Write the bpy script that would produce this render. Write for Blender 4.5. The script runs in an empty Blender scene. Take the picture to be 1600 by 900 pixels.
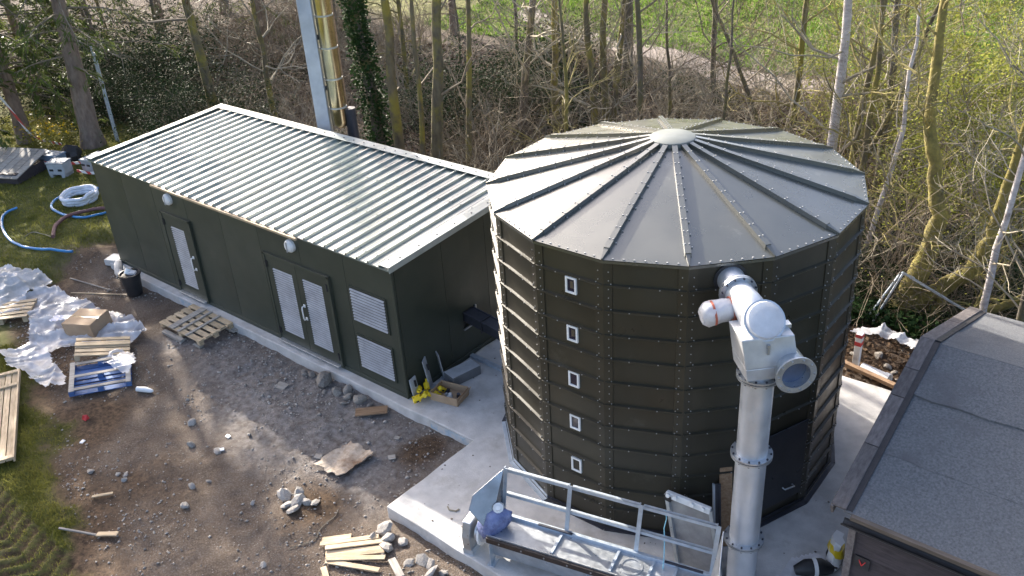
import bpy, math, random
import numpy as np
from mathutils import Vector, Matrix, Euler
S = bpy.context.scene
COL = S.collection
R = math.radians
PI = math.pi

# ------------------------------------------------------------------ camera
cam = bpy.data.cameras.new('camera'); camo = bpy.data.objects.new('camera', cam); COL.objects.link(camo)
S.camera = camo
CP = Vector((10.1214, -8.6215, 9.3993)); YAW, PIT, ROL = -0.717, 0.507, -0.0673
fw = Vector((math.sin(YAW)*math.cos(PIT), math.cos(YAW)*math.cos(PIT), -math.sin(PIT)))
rt = Vector((math.cos(YAW), -math.sin(YAW), 0)); up = rt.cross(fw)
c_, s_ = math.cos(ROL), math.sin(ROL)
r2 = c_*rt + s_*up; u2 = -s_*rt + c_*up
mw = Matrix((r2, u2, -fw)).transposed().to_4x4(); mw.translation = CP
camo.matrix_world = mw
cam.sensor_width = 36; cam.lens = 36*1418.1/1600; cam.clip_end = 800; cam.clip_start = 0.1

# ------------------------------------------------------------------ sky, sun, exposure
SUN = Vector((-0.956*math.cos(R(24)), 0.293*math.cos(R(24)), math.sin(R(24))))
w = bpy.data.worlds.new('World'); S.world = w; w.use_nodes = True
nt = w.node_tree; bg = nt.nodes['Background']
sk = nt.nodes.new('ShaderNodeTexSky'); sk.sky_type = 'NISHITA'; sk.sun_disc = False
sk.sun_elevation = R(24); sk.sun_rotation = math.atan2(SUN.x, SUN.y)
sk.air_density = 0.7; sk.dust_density = 4.0; sk.ozone_density = 0.4
nt.links.new(sk.outputs[0], bg.inputs[0]); bg.inputs[1].default_value = 0.15
sl = bpy.data.lights.new('sun', 'SUN'); sl.energy = 4.0; sl.angle = R(0.6); sl.color = (1, .93, .82)
so = bpy.data.objects.new('sun', sl); COL.objects.link(so)
so.rotation_euler = (-SUN).to_track_quat('-Z', 'Y').to_euler()
vs = S.view_settings; vs.view_transform = 'Standard'; vs.look = 'None'; vs.exposure = 1.75; vs.gamma = 1
vs.use_curve_mapping = False
S.render.engine = 'CYCLES'
S.render.resolution_x, S.render.resolution_y = 1024, 576

# ------------------------------------------------------------------ materials
MATS = {}
def mat(name, col, col2=None, rough=.6, metal=0, var=.18, scale=3, bump=.15, bscale=40, rnd=0, spec=.5,
        stretch=None, detail=4, rvar=.12, kind='noise', col3=None, c3pos=.62, scale3=1.1, coat=0):
    if name in MATS: return MATS[name]
    m = bpy.data.materials.new(name); m.use_nodes = True; t = m.node_tree; N = t.nodes; L = t.links
    b = N['Principled BSDF']
    tc = N.new('ShaderNodeTexCoord'); oi = N.new('ShaderNodeObjectInfo')
    off = N.new('ShaderNodeVectorMath'); off.operation = 'MULTIPLY_ADD'
    off.inputs[1].default_value = (1, 1, 1)
    mul = N.new('ShaderNodeMath'); mul.operation = 'MULTIPLY'; mul.inputs[1].default_value = 37.0
    L.new(oi.outputs['Random'], mul.inputs[0])
    L.new(tc.outputs['Object'], off.inputs[0]); L.new(mul.outputs[0], off.inputs[2])
    mp = N.new('ShaderNodeMapping'); L.new(off.outputs[0], mp.inputs[0])
    if stretch: mp.inputs['Scale'].default_value = stretch
    if kind == 'voronoi':
        n = N.new('ShaderNodeTexVoronoi'); n.inputs['Scale'].default_value = scale; fac = n.outputs['Color']
        sx = N.new('ShaderNodeSeparateColor'); L.new(fac, sx.inputs[0]); fac = sx.outputs[0]
    else:
        n = N.new('ShaderNodeTexNoise'); n.inputs['Scale'].default_value = scale; n.inputs['Detail'].default_value = detail
        n.inputs['Roughness'].default_value = .6
        fac = n.outputs['Fac']
    L.new(mp.outputs[0], n.inputs['Vector'])
    rp = N.new('ShaderNodeValToRGB'); L.new(fac, rp.inputs[0])
    a = [c*(1-var) for c in col]; z = list(col2) if col2 else [min(1, c*(1+var)) for c in col]
    rp.color_ramp.elements[0].position = .3; rp.color_ramp.elements[1].position = .7
    rp.color_ramp.elements[0].color = (*a, 1); rp.color_ramp.elements[1].color = (*z, 1)
    out = rp.outputs[0]
    if col3:
        n3 = N.new('ShaderNodeTexNoise'); n3.inputs['Scale'].default_value = scale3; n3.inputs['Detail'].default_value = 6
        n3.inputs['Roughness'].default_value = .7
        L.new(off.outputs[0], n3.inputs['Vector'])
        r3 = N.new('ShaderNodeValToRGB'); L.new(n3.outputs['Fac'], r3.inputs[0])
        r3.color_ramp.elements[0].position = c3pos-.08; r3.color_ramp.elements[1].position = c3pos+.08
        mx = N.new('ShaderNodeMix'); mx.data_type = 'RGBA'; L.new(r3.outputs[0], mx.inputs[0])
        L.new(out, mx.inputs[6]); mx.inputs[7].default_value = (*col3, 1); out = mx.outputs[2]
    if rnd:
        hs = N.new('ShaderNodeHueSaturation'); mr = N.new('ShaderNodeMapRange')
        mr.inputs[3].default_value = 1-rnd; mr.inputs[4].default_value = 1+rnd
        L.new(oi.outputs['Random'], mr.inputs[0]); L.new(mr.outputs[0], hs.inputs['Value'])
        L.new(out, hs.inputs['Color']); out = hs.outputs[0]
    L.new(out, b.inputs['Base Color'])
    b.inputs['Metallic'].default_value = metal; b.inputs['Specular IOR Level'].default_value = spec
    if coat: b.inputs['Coat Weight'].default_value = coat; b.inputs['Coat Roughness'].default_value = .25
    n2 = N.new('ShaderNodeTexNoise'); n2.inputs['Scale'].default_value = bscale; n2.inputs['Detail'].default_value = 5
    L.new(mp.outputs[0], n2.inputs['Vector'])
    mr2 = N.new('ShaderNodeMapRange'); mr2.inputs[1].default_value = .25; mr2.inputs[2].default_value = .75
    mr2.inputs[3].default_value = max(.02, rough-rvar); mr2.inputs[4].default_value = min(1, rough+rvar)
    n4 = N.new('ShaderNodeTexNoise'); n4.inputs['Scale'].default_value = scale*1.7; n4.inputs['Detail'].default_value = 6
    L.new(off.outputs[0], n4.inputs['Vector'])
    L.new(n4.outputs['Fac'], mr2.inputs[0]); L.new(mr2.outputs[0], b.inputs['Roughness'])
    if bump:
        bp = N.new('ShaderNodeBump'); bp.inputs['Strength'].default_value = bump; bp.inputs['Distance'].default_value = .02
        L.new(n2.outputs['Fac'], bp.inputs['Height']); L.new(bp.outputs[0], b.inputs['Normal'])
    MATS[name] = m
    return m

def leafmat(name, col, col2, trans=.35, rough=.5):
    if name in MATS: return MATS[name]
    m = mat(name, col, col2, rough=rough, scale=1.3, bump=0, rnd=.15, detail=8, spec=.06)
    t = m.node_tree; b = t.nodes['Principled BSDF']; o = t.nodes['Material Output']
    tr = t.nodes.new('ShaderNodeBsdfTranslucent'); mx = t.nodes.new('ShaderNodeMixShader'); mx.inputs[0].default_value = trans
    src = b.inputs['Base Color'].links[0].from_socket
    t.links.new(src, tr.inputs[0]); t.links.new(b.outputs[0], mx.inputs[1]); t.links.new(tr.outputs[0], mx.inputs[2])
    t.links.new(mx.outputs[0], o.inputs[0])
    return m

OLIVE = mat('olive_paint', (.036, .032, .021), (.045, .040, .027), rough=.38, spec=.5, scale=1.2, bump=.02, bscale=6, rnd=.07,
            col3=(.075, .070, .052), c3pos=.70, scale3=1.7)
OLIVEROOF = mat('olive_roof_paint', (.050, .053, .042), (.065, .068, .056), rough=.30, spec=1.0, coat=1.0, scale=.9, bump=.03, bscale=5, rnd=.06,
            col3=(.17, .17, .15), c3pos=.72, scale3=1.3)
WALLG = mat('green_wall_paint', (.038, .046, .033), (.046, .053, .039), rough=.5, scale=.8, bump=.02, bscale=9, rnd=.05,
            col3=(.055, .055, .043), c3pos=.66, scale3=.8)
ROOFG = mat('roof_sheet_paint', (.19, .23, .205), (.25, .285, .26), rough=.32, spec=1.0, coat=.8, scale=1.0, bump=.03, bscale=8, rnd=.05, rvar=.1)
FLASH = mat('pale_flashing', (.36, .39, .35), (.46, .48, .44), rough=.42, scale=2, bump=.02)
LOUV = mat('louvre_grey', (.27, .29, .33), rough=.5, metal=.2, scale=4, bump=.02, rnd=.05)
GALV = mat('galvanised', (.50, .53, .56), (.56, .585, .61), rough=.36, metal=.75, scale=7, bump=.02, bscale=14, rnd=.05)
GALVP = mat('galvanised_pipe', (.58, .61, .65), (.66, .68, .72), rough=.42, metal=.65, scale=3, bump=.03, bscale=8, var=.08)
GALVB = mat('galvanised_bluish', (.48, .55, .62), (.54, .60, .67), rough=.42, metal=.5, scale=9, bump=.02)
DARKM = mat('dark_steel', (.055, .058, .072), rough=.45, metal=.4, scale=6, bump=.05, rnd=.1)
BROWNM = mat('brown_rubber_edge', (.035, .024, .02), rough=.5, scale=6)
BOLT = mat('bolt_zinc', (.40, .40, .40), rough=.45, metal=.5, scale=30, bump=0)
STAIN = mat('stainless_flue', (.62, .55, .36), (.72, .64, .45), rough=.2, metal=1, scale=2, bump=.02, bscale=5, rvar=.06)  # gold of the reflected wood put into the steel colour
CONC = mat('concrete', (.46, .45, .44), (.60, .585, .565), rough=.85, scale=3.2, var=.12, bump=.3, bscale=45, detail=12,
           col3=(.40, .38, .355), c3pos=.60, scale3=1.7)
WHITEP = mat('white_plastic', (.78, .78, .77), rough=.4, scale=6, bump=.03, var=.06)
BLACKP = mat('black_plastic', (.018, .018, .02), (.03, .03, .032), rough=.5, scale=8)
DARKG = mat('dark_glass', (.012, .012, .03), rough=.12, scale=2, bump=0, spec=.8)
DUST = mat('wood_pellet_view', (.09, .07, .045), rough=.6, scale=40)
WOOD = mat('pale_timber', (.42, .31, .19), (.60, .47, .31), rough=.75, scale=4, stretch=(1, 9, 9), bump=.2, bscale=20, rnd=.2)
WOODG = mat('weathered_timber', (.30, .27, .235), (.42, .39, .35), rough=.85, scale=4, stretch=(1, 9, 9), bump=.25, bscale=20, rnd=.2)
WOODB = mat('blue_painted_timber', (.05, .115, .30), (.09, .18, .40), rough=.7, scale=5, stretch=(1, 7, 7), bump=.2, rnd=.18, col3=(.30, .25, .2), c3pos=.68, scale3=5)
WOODBR = mat('brown_timber', (.27, .16, .085), (.38, .25, .15), rough=.75, scale=4, stretch=(1, 8, 8), bump=.2, rnd=.15)
OSB = mat('chipboard', (.40, .31, .23), (.55, .46, .37), rough=.8, scale=14, bump=.3, col3=(.20, .12, .07), c3pos=.60, scale3=1.7)
CARD = mat('cardboard', (.42, .29, .18), (.48, .34, .22), rough=.8, scale=3, bump=.05, rnd=.08)
STONE = mat('stone', (.23, .20, .17), (.38, .345, .305), rough=.9, scale=7, bump=.6, bscale=25, rnd=.28)
RUBBLE = mat('concrete_rubble', (.30, .27, .24), (.47, .44, .405), rough=.9, scale=8, bump=.6, bscale=30, rnd=.15)
PEB = mat('pebbles', (.27, .235, .20), (.55, .51, .46), rough=.9, scale=2.5, bump=.3, detail=8)
FELT = mat('roof_felt', (.115, .122, .132), (.185, .19, .20), rough=.92, scale=38, var=.25, bump=.8, bscale=120, detail=8, col3=(.105, .105, .112), c3pos=.6, scale3=.9)
BARGE = mat('tarred_board', (.10, .085, .082), (.16, .14, .135), rough=.8, scale=4, stretch=(7, 1, 7), bump=.35, bscale=18, rnd=.25)
CLAD = mat('black_cladding', (.040, .032, .036), (.062, .05, .055), rough=.7, scale=5, stretch=(1, 8, 8), bump=.3, bscale=18, rnd=.15)
BLUEP = mat('blue_water_pipe', (.04, .22, .52), (.07, .30, .60), rough=.35, scale=3, bump=0)
WCOIL = mat('white_pipe', (.62, .68, .78), (.78, .82, .88), rough=.4, scale=5, bump=.02)
HOSE = mat('maroon_hose', (.16, .075, .075), rough=.6, scale=5)
ROPE = mat('light_blue_rope', (.25, .52, .62), rough=.7, scale=5)
YELLOW = mat('yellow_plastic', (.80, .58, .02), rough=.4, scale=5, var=.08)
GREYB = mat('grey_plastic_box', (.33, .35, .37), rough=.6, scale=5, rnd=.15)
BLUEG = mat('blue_grey_box', (.14, .20, .27), rough=.6, scale=5)
TEAL = mat('teal_tarp', (.05, .17, .13), rough=.6, scale=5)
RED = mat('red_plastic', (.62, .05, .05), rough=.5, scale=5)
BLUEFILM = mat('blue_film', (.07, .09, .22), (.22, .26, .45), rough=.3, scale=7, bump=.5, bscale=22)
BARK = mat('bark_grey', (.085, .070, .054), (.16, .14, .115), rough=.95, scale=7, stretch=(1, 1, .25), bump=1, bscale=18, col3=(.14, .13, .045), c3pos=.55, scale3=1.6)
BARKM = mat('bark_mossy', (.085, .070, .048), (.17, .145, .085), rough=.95, scale=6, stretch=(1, 1, .4), bump=1, bscale=18, col3=(.22, .19, .04), c3pos=.55, scale3=1.5)
BARKB = mat('bark_birch', (.42, .38, .37), (.60, .56, .54), rough=.8, scale=5, stretch=(1, 1, 3), bump=.5, bscale=15, col3=(.10, .08, .06), c3pos=.63, scale3=3.4)
BARKC = mat('bark_conifer', (.17, .12, .095), (.29, .22, .17), rough=.95, scale=9, stretch=(1, 1, .35), bump=1, bscale=22, col3=(.20, .20, .14), c3pos=.66, scale3=1.8)
TWIG = mat('twig', (.15, .115, .08), (.27, .22, .155), rough=.9, scale=1.2, bump=0, rnd=.2)
TWIGP = mat('twig_pale', (.26, .225, .165), (.40, .36, .27), rough=.9, scale=1.2, bump=0, rnd=.2)
TWIGM = mat('twig_mossy', (.20, .17, .07), (.32, .27, .09), rough=.9, scale=1.2, bump=0, rnd=.2)
L_EVER = leafmat('leaf_evergreen', (.016, .030, .012), (.042, .066, .026), .12, .6)
L_IVY = leafmat('leaf_ivy', (.016, .038, .014), (.045, .085, .026), .15, .6)
L_BUD = leafmat('leaf_spring', (.20, .24, .04), (.40, .40, .10), .45)
L_CON = leafmat('needles', (.065, .095, .025), (.15, .185, .05), .3)
L_DEAD = leafmat('leaf_dead', (.07, .045, .028), (.17, .115, .075), .15, .8)
L_GRASS = leafmat('grass_blade', (.13, .145, .03), (.29, .275, .075), .4)
L_GOLD = leafmat('yellow_petals', (.55, .36, .02), (.65, .46, .04), .3)

def filmmat(name, alpha):
    m = mat(name, (.80, .80, .83), (.93, .93, .96), rough=.28, scale=4, bump=.6, bscale=9)
    t = m.node_tree; b = t.nodes['Principled BSDF']; o = t.nodes['Material Output']
    tr = t.nodes.new('ShaderNodeBsdfTransparent'); mx = t.nodes.new('ShaderNodeMixShader')
    n = t.nodes.new('ShaderNodeTexNoise'); n.inputs['Scale'].default_value = 3.5; n.inputs['Detail'].default_value = 6
    tc = t.nodes.new('ShaderNodeTexCoord'); t.links.new(tc.outputs['Object'], n.inputs['Vector'])
    mr = t.nodes.new('ShaderNodeMapRange'); mr.inputs[1].default_value = .3; mr.inputs[2].default_value = .7
    mr.inputs[3].default_value = alpha+.25; mr.inputs[4].default_value = max(0, alpha-.2)
    t.links.new(n.outputs[0], mr.inputs[0]); t.links.new(mr.outputs[0], mx.inputs[0])
    tl = t.nodes.new('ShaderNodeBsdfTranslucent'); tl.inputs[0].default_value = (.85, .85, .88, 1)
    m2 = t.nodes.new('ShaderNodeMixShader'); m2.inputs[0].default_value = .3
    t.links.new(b.outputs[0], m2.inputs[1]); t.links.new(tl.outputs[0], m2.inputs[2])
    t.links.new(m2.outputs[0], mx.inputs[1]); t.links.new(tr.outputs[0], mx.inputs[2]); t.links.new(mx.outputs[0], o.inputs[0])
    return m
FILM = filmmat('clear_film', .24)
FILMW = filmmat('film_wrap', .12)

def tapemat():
    m = bpy.data.materials.new('hazard_tape'); m.use_nodes = True; t = m.node_tree; b = t.nodes['Principled BSDF']
    tc = t.nodes.new('ShaderNodeTexCoord'); wv = t.nodes.new('ShaderNodeTexWave'); wv.inputs['Scale'].default_value = 1.6
    wv.bands_direction = 'DIAGONAL'; rp = t.nodes.new('ShaderNodeValToRGB'); rp.color_ramp.interpolation = 'CONSTANT'
    rp.color_ramp.elements[0].color = (.6, .08, .07, 1); rp.color_ramp.elements[1].color = (.8, .78, .76, 1); rp.color_ramp.elements[1].position = .45
    t.links.new(tc.outputs['Object'], wv.inputs[0]); t.links.new(wv.outputs[0], rp.inputs[0]); t.links.new(rp.outputs[0], b.inputs['Base Color'])
    b.inputs['Roughness'].default_value = .4
    return m
TAPE = tapemat()

# ------------------------------------------------------------------ mesh helpers
class MB:
    def __init__(s, M=None): s.v = []; s.f = []; s.M = M
    def add(s, vs, fs):
        o = len(s.v)
        if s.M is not None: vs = [s.M @ Vector(p) for p in vs]
        s.v.extend([tuple(p) for p in vs]); s.f.extend([tuple(i+o for i in f) for f in fs]); return s
    def box(s, c, d, rz=0, rx=0, ry=0):
        x, y, z = d[0]/2, d[1]/2, d[2]/2
        vs = [Vector((a, b, e)) for e in (-z, z) for a, b in ((-x, -y), (x, -y), (x, y), (-x, y))]
        if rz or rx or ry:
            m = Euler((rx, ry, rz)).to_matrix(); vs = [m @ p for p in vs]
        c = Vector(c)
        return s.add([p+c for p in vs], [(3, 2, 1, 0), (4, 5, 6, 7), (0, 1, 5, 4), (1, 2, 6, 5), (2, 3, 7, 6), (3, 0, 4, 7)])
    def hexa(s, b, t):
        n = len(b)
        return s.add(list(b)+list(t), [tuple(range(n-1, -1, -1)), tuple(range(n, 2*n))]+[(i, (i+1) % n, n+(i+1) % n, n+i) for i in range(n)])
    def beam(s, p0, p1, w_, h, upv=(0, 0, 1)):
        p0, p1 = Vector(p0), Vector(p1); d = (p1-p0).normalized(); u = Vector(upv); sd = d.cross(u)
        if sd.length < 1e-4: sd = d.cross(Vector((1, 0, 0)))
        sd.normalize(); u = sd.cross(d); a = sd*w_/2; b = u*h/2
        return s.hexa([p0-a-b, p0+a-b, p0+a+b, p0-a+b], [p1-a-b, p1+a-b, p1+a+b, p1-a+b])
    def tube(s, pts, r, n=8, cap=True, closed=False):
        pts = [Vector(p) for p in pts]; k = len(pts); rs = r if isinstance(r, (list, tuple)) else [r]*k
        vs = []; ref = None
        for i, p in enumerate(pts):
            if closed: d = pts[(i+1) % k]-pts[i-1]
            else: d = pts[min(i+1, k-1)]-pts[max(i-1, 0)]
            d = d.normalized()
            if ref is None: ref = Vector((0, 0, 1)) if abs(d.z) < .9 else Vector((1, 0, 0))
            a = d.cross(ref).normalized(); b = a.cross(d); ref = b
            for j in range(n):
                t = 2*PI*j/n; vs.append(p+(a*math.cos(t)+b*math.sin(t))*rs[i])
        fs = []
        for i in range(k if closed else k-1):
            q = (i+1) % k
            for j in range(n):
                j2 = (j+1) % n; fs.append((i*n+j, i*n+j2, q*n+j2, q*n+j))
        if cap and not closed: fs += [tuple(range(n-1, -1, -1)), tuple(range((k-1)*n, k*n))]
        return s.add(vs, fs)
    def ring(s, p0, p1, ri, ro, n=24):
        p0, p1 = Vector(p0), Vector(p1); d = (p1-p0).normalized()
        ref = Vector((0, 0, 1)) if abs(d.z) < .9 else Vector((1, 0, 0)); a = d.cross(ref).normalized(); b = a.cross(d)
        vs = []
        for p, rr in ((p0, ri), (p0, ro), (p1, ro), (p1, ri)):
            for j in range(n):
                t = 2*PI*j/n; vs.append(p+(a*math.cos(t)+b*math.sin(t))*rr)
        fs = []
        for q in range(4):
            q2 = (q+1) % 4
            for j in range(n): fs.append((q*n+j, q*n+(j+1) % n, q2*n+(j+1) % n, q2*n+j))
        return s.add(vs, fs)
    def mesh(s, name, m, smooth=None):
        me = bpy.data.meshes.new(name); me.from_pydata(s.v, [], s.f); me.update()
        if smooth is not None:
            me.shade_smooth(); me.set_sharp_from_angle(angle=R(smooth))
        me.materials.append(m); return me
    def build(s, name, m, parent=None, smooth=None, loc=None, rot=None, bevel=0):
        o = bpy.data.objects.new(name, s.mesh(name, m, smooth)); COL.objects.link(o)
        if parent: o.parent = parent
        if loc: o.location = loc
        if rot: o.rotation_euler = rot
        if bevel:
            md = o.modifiers.new('bevel', 'BEVEL'); md.width = bevel; md.segments = 2; md.limit_method = 'ANGLE'
        return o
def np_mesh(name, v, f, m):
    v = np.asarray(v, np.float32); f = np.asarray(f, np.int32); k = f.shape[1]
    me = bpy.data.meshes.new(name); me.vertices.add(len(v)); me.vertices.foreach_set('co', v.ravel())
    me.loops.add(f.size); me.loops.foreach_set('vertex_index', f.ravel())
    me.polygons.add(len(f)); me.polygons.foreach_set('loop_start', np.arange(0, f.size, k, dtype=np.int32))
    me.update(calc_edges=True); me.validate(); me.materials.append(m); return me
def ob(name, me, parent=None, loc=None, rot=None, scale=None):
    o = bpy.data.objects.new(name, me); COL.objects.link(o)
    if parent: o.parent = parent
    if loc is not None: o.location = loc
    if rot is not None: o.rotation_euler = rot
    if scale is not None: o.scale = scale
    return o
def tag(o, label, cat, group=None):
    o['label'] = label; o['category'] = cat
    if group: o['group'] = group
    return o
def thing(name, label, cat, loc=(0, 0, 0), rz=0, group=None, rot=None):
    o = bpy.data.objects.new(name, None); COL.objects.link(o); o.empty_display_size = .2
    o.location = loc; o.rotation_euler = rot if rot else (0, 0, rz)
    return tag(o, label, cat, group)
def struct(o): o['kind'] = 'structure'; return o
def stuff(o): o['kind'] = 'stuff'; return o
def copy_tree(o, parent=None):
    c = o.copy(); COL.objects.link(c); c.parent = parent
    for ch in list(o.children): copy_tree(ch, c)
    return c

# ------------------------------------------------------------------ terrain
def _h(ix, iy, seed):
    n = (ix*374761393+iy*668265263+seed*974634777) & 0x7fffffff
    n = ((n ^ (n >> 13))*1274126177) & 0x7fffffff
    return ((n ^ (n >> 16)) & 0xffff)/65535.0
def vn(x, y, f=1.0, seed=0):
    x = np.asarray(x, float)*f+1000; y = np.asarray(y, float)*f+1000
    ix = np.floor(x).astype(np.int64); iy = np.floor(y).astype(np.int64); u = x-ix; v = y-iy
    u = u*u*(3-2*u); v = v*v*(3-2*v)
    return (_h(ix, iy, seed)*(1-u)+_h(ix+1, iy, seed)*u)*(1-v)+(_h(ix, iy+1, seed)*(1-u)+_h(ix+1, iy+1, seed)*u)*v-.5
def ss(a, b, t):
    t = np.clip((t-a)/(b-a), 0, 1); return t*t*(3-2*t)
DIRT = [(-11.3, 6.0), (-11.5, 1.4), (-11.1, .1), (-10.6, -1.3), (-9.6, -2.9), (-7.2, -3.4), (-5.1, -4.1), (-3.6, -4.8), (-1.6, -5.3), (-.9, -6), (0, -9), (14, -9), (14, 7.5), (9, 7.2), (0, 6.6)]
def sd(x, y):
    x = np.asarray(x, float); y = np.asarray(y, float); d = np.full(x.shape, 1e9); ins = np.zeros(x.shape, bool)
    n = len(DIRT)
    for i in range(n):
        ax, ay = DIRT[i]; bx, by = DIRT[(i+1) % n]; ex, ey = bx-ax, by-ay
        t = np.clip(((x-ax)*ex+(y-ay)*ey)/(ex*ex+ey*ey), 0, 1)
        d = np.minimum(d, np.hypot(x-ax-t*ex, y-ay-t*ey))
        cnd = ((ay > y) != (by > y)) & (x < (bx-ax)*(y-ay)/((by-ay) if by != ay else 1e-9)+ax); ins ^= cnd
    return np.where(ins, -d, d)
def tread(x, y):
    cy_ = -5.85+.12*np.sin(x*.8); a = ss(.5, .38, np.abs(y-cy_))*ss(-5.2, -4.6, x)*ss(-.9, -1.4, x)
    sgn = np.abs(y-cy_)
    return a, np.sin(2*PI*(x+sgn*.8)/.27)
def H(x, y, micro=True):
    x = np.asarray(x, float); y = np.asarray(y, float)
    d = sd(x, y); low = ss(-1.8, -3.2, y)
    z = -.2+(.25*(1-low)+.09*low)*ss(-.1, .75, d+vn(x, y, 1.3, 3)*.5)*ss(7.5, 6.0, y)
    z = z-1.2*ss(6.5, 11, y)+.9*ss(14, 21, y)+3*ss(26, 60, y)+12*ss(50, 120, y)
    z = z+vn(x, y, .25, 5)*.5*ss(7, 12, y)
    z = z+.26*np.exp(-((x+10.75)**2/.5+(y+.15)**2/.3))+.14*np.exp(-((x+10.2)**2/.3+(y-.55)**2/.3))
    if micro:
        ins = ss(.3, -.2, d)*ss(7, 5, y)
        z = z+ins*(vn(x, y, .7, 1)*.07+vn(x, y, 2.3, 2)*.045+vn(x, y, 6, 4)*.036+vn(x, y, 13, 9)*.022)
        z = z+(1-ins)*(vn(x, y, 1.1, 7)*.05+vn(x, y, 5, 8)*.025)
        a, b = tread(x, y); z = z+a*(-.04+.035*b)
    return z
def hz(x, y, micro=True): return float(H(np.array([x]), np.array([y]), micro)[0])

def make_ground():
    xs = np.concatenate([np.arange(-120, -24, 4), np.arange(-24, -13, .4), np.arange(-13, -5, .11), np.arange(-5, 3.5, .065), np.arange(3.5, 14, .3), np.arange(14, 80, 4)])
    ys = np.concatenate([np.arange(-60, -9, 5), np.arange(-9, -7, .25), np.arange(-7, 0, .065), np.arange(0, 9, .25), np.arange(9, 32, .6), np.arange(32, 180, 5)])
    X, Y = np.meshgrid(xs, ys); Z = H(X, Y)
    nx, ny = len(xs), len(ys)
    v = np.stack([X, Y, Z], -1).reshape(-1, 3)
    i = np.arange(nx*ny).reshape(ny, nx)
    f = np.stack([i[:-1, :-1], i[:-1, 1:], i[1:, 1:], i[1:, :-1]], -1).reshape(-1, 4)
    m = bpy.data.materials.new('ground_soil'); m.use_nodes = True
    me = np_mesh('ground', v, f, m); me.shade_smooth()
    at = me.color_attributes.new('zone', 'FLOAT_COLOR', 'POINT')
    d = sd(X, Y)+vn(X, Y, 1.3, 3)*.7+vn(X, Y, 4, 13)*.35
    woods = ss(5.2, 7.4, Y+vn(X, Y, .6, 21)*2.0)*ss(25, 22, Y+vn(X, Y, .3, 22)*3)
    a, b = tread(X, Y)
    grass = ss(-.2, .3, d)*(1-woods)*(1-.85*a*(b < .3))*(1-np.exp(-((X+10.75)**2/.6+(Y+.15)**2/.4)))
    # dry dusty strip by the slabs, damp dark soil by the grass edge
    dust = ss(1.9, .3, np.abs(Y+.9)+vn(X, Y, .8, 31)*1.6)*ss(-6.5, -4.5, X+vn(X, Y, .9, 32)*2)*ss(2.2, .6, X)
    damp = ss(-1.9, -.3, d+vn(X, Y, .9, 33)*1.6)*ss(-1.0, -3.2, Y)+ss(.9, .2, np.hypot((X-.8), (Y+2.6)*1.2)+vn(X, Y, 2, 34)*.5)
    damp = damp+ss(.8, .2, np.hypot(X-1.0, Y+.8)+vn(X, Y, 2, 35)*.6)+ss(5.2, 5.7, Y)*ss(3, 5, X)
    bank = ss(.9, .0, np.abs(sd(X, Y)+.25))*ss(-2.4, -1.2, Y)*ss(-8, -9.5, X)
    damp = np.clip(damp+bank*.8, 0, 1)
    c = np.stack([grass, woods, dust, damp], -1).reshape(-1, 4).astype(np.float32)
    at.data.foreach_set('color', c.ravel())
    t = m.node_tree; N = t.nodes; L = t.links; b = N['Principled BSDF']
    tc = N.new('ShaderNodeTexCoord'); ac = N.new('ShaderNodeAttribute'); ac.attribute_name = 'zone'
    sp = N.new('ShaderNodeSeparateColor'); L.new(ac.outputs['Color'], sp.inputs[0])
    def noise(sc, det=6, ro=.6):
        n = N.new('ShaderNodeTexNoise'); n.inputs['Scale'].default_value = sc; n.inputs['Detail'].default_value = det; n.inputs['Roughness'].default_value = ro
        L.new(tc.outputs['Object'], n.inputs['Vector']); return n.outputs['Fac']
    def ramp(fac, stops):
        r = N.new('ShaderNodeValToRGB'); L.new(fac, r.inputs[0]); e = r.color_ramp.elements
        while len(e) < len(stops): e.new(.5)
        for k, (p, c) in enumerate(stops): e[k].position = p; e[k].color = (*c, 1)
        return r.outputs[0]
    def mix(fac, a, b_):
        x = N.new('ShaderNodeMix'); x.data_type = 'RGBA'; L.new(fac, x.inputs[0]); L.new(a, x.inputs[6]); L.new(b_, x.inputs[7]); return x.outputs[2]
    dirt = ramp(noise(1.1, 9, .68), [(.32, (.085, .060, .043)), (.5, (.155, .117, .089)), (.68, (.24, .195, .158))])
    grit = ramp(noise(38, 3, .6), [(.36, (.085, .062, .047)), (.5, (.165, .128, .10)), (.66, (.36, .32, .285))])
    g = N.new('ShaderNodeMix'); g.data_type = 'RGBA'; g.inputs[0].default_value = .38; L.new(dirt, g.inputs[6]); L.new(grit, g.inputs[7]); dirt = g.outputs[2]
    dusty = ramp(noise(9, 6), [(.35, (.17, .145, .13)), (.65, (.34, .315, .30))])
    dampc = ramp(noise(14, 6), [(.35, (.055, .036, .024)), (.62, (.16, .105, .065))])
    gr = ramp(noise(2.4, 8, .7), [(.32, (.085, .075, .03)), (.5, (.13, .14, .038)), (.68, (.22, .19, .08))])
    lit = ramp(noise(7, 8, .7), [(.33, (.030, .022, .017)), (.5, (.075, .056, .044)), (.68, (.16, .125, .10))])
    col = mix(sp.outputs[2], dirt, dusty); col = mix(ac.outputs['Alpha'], col, dampc)
    col = mix(sp.outputs[0], col, gr); col = mix(sp.outputs[1], col, lit)
    L.new(col, b.inputs['Base Color']); b.inputs['Roughness'].default_value = .95; b.inputs['Specular IOR Level'].default_value = .25
    bp = N.new('ShaderNodeBump'); bp.inputs['Strength'].default_value = .9; bp.inputs['Distance'].default_value = .05
    ad = N.new('ShaderNodeMath'); ad.operation = 'ADD'; L.new(noise(22, 8, .7), ad.inputs[0]); L.new(noise(70, 3), ad.inputs[1])
    L.new(ad.outputs[0], bp.inputs['Height']); L.new(bp.outputs[0], b.inputs['Normal'])
    return struct(ob('ground', me))
make_ground()

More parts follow.
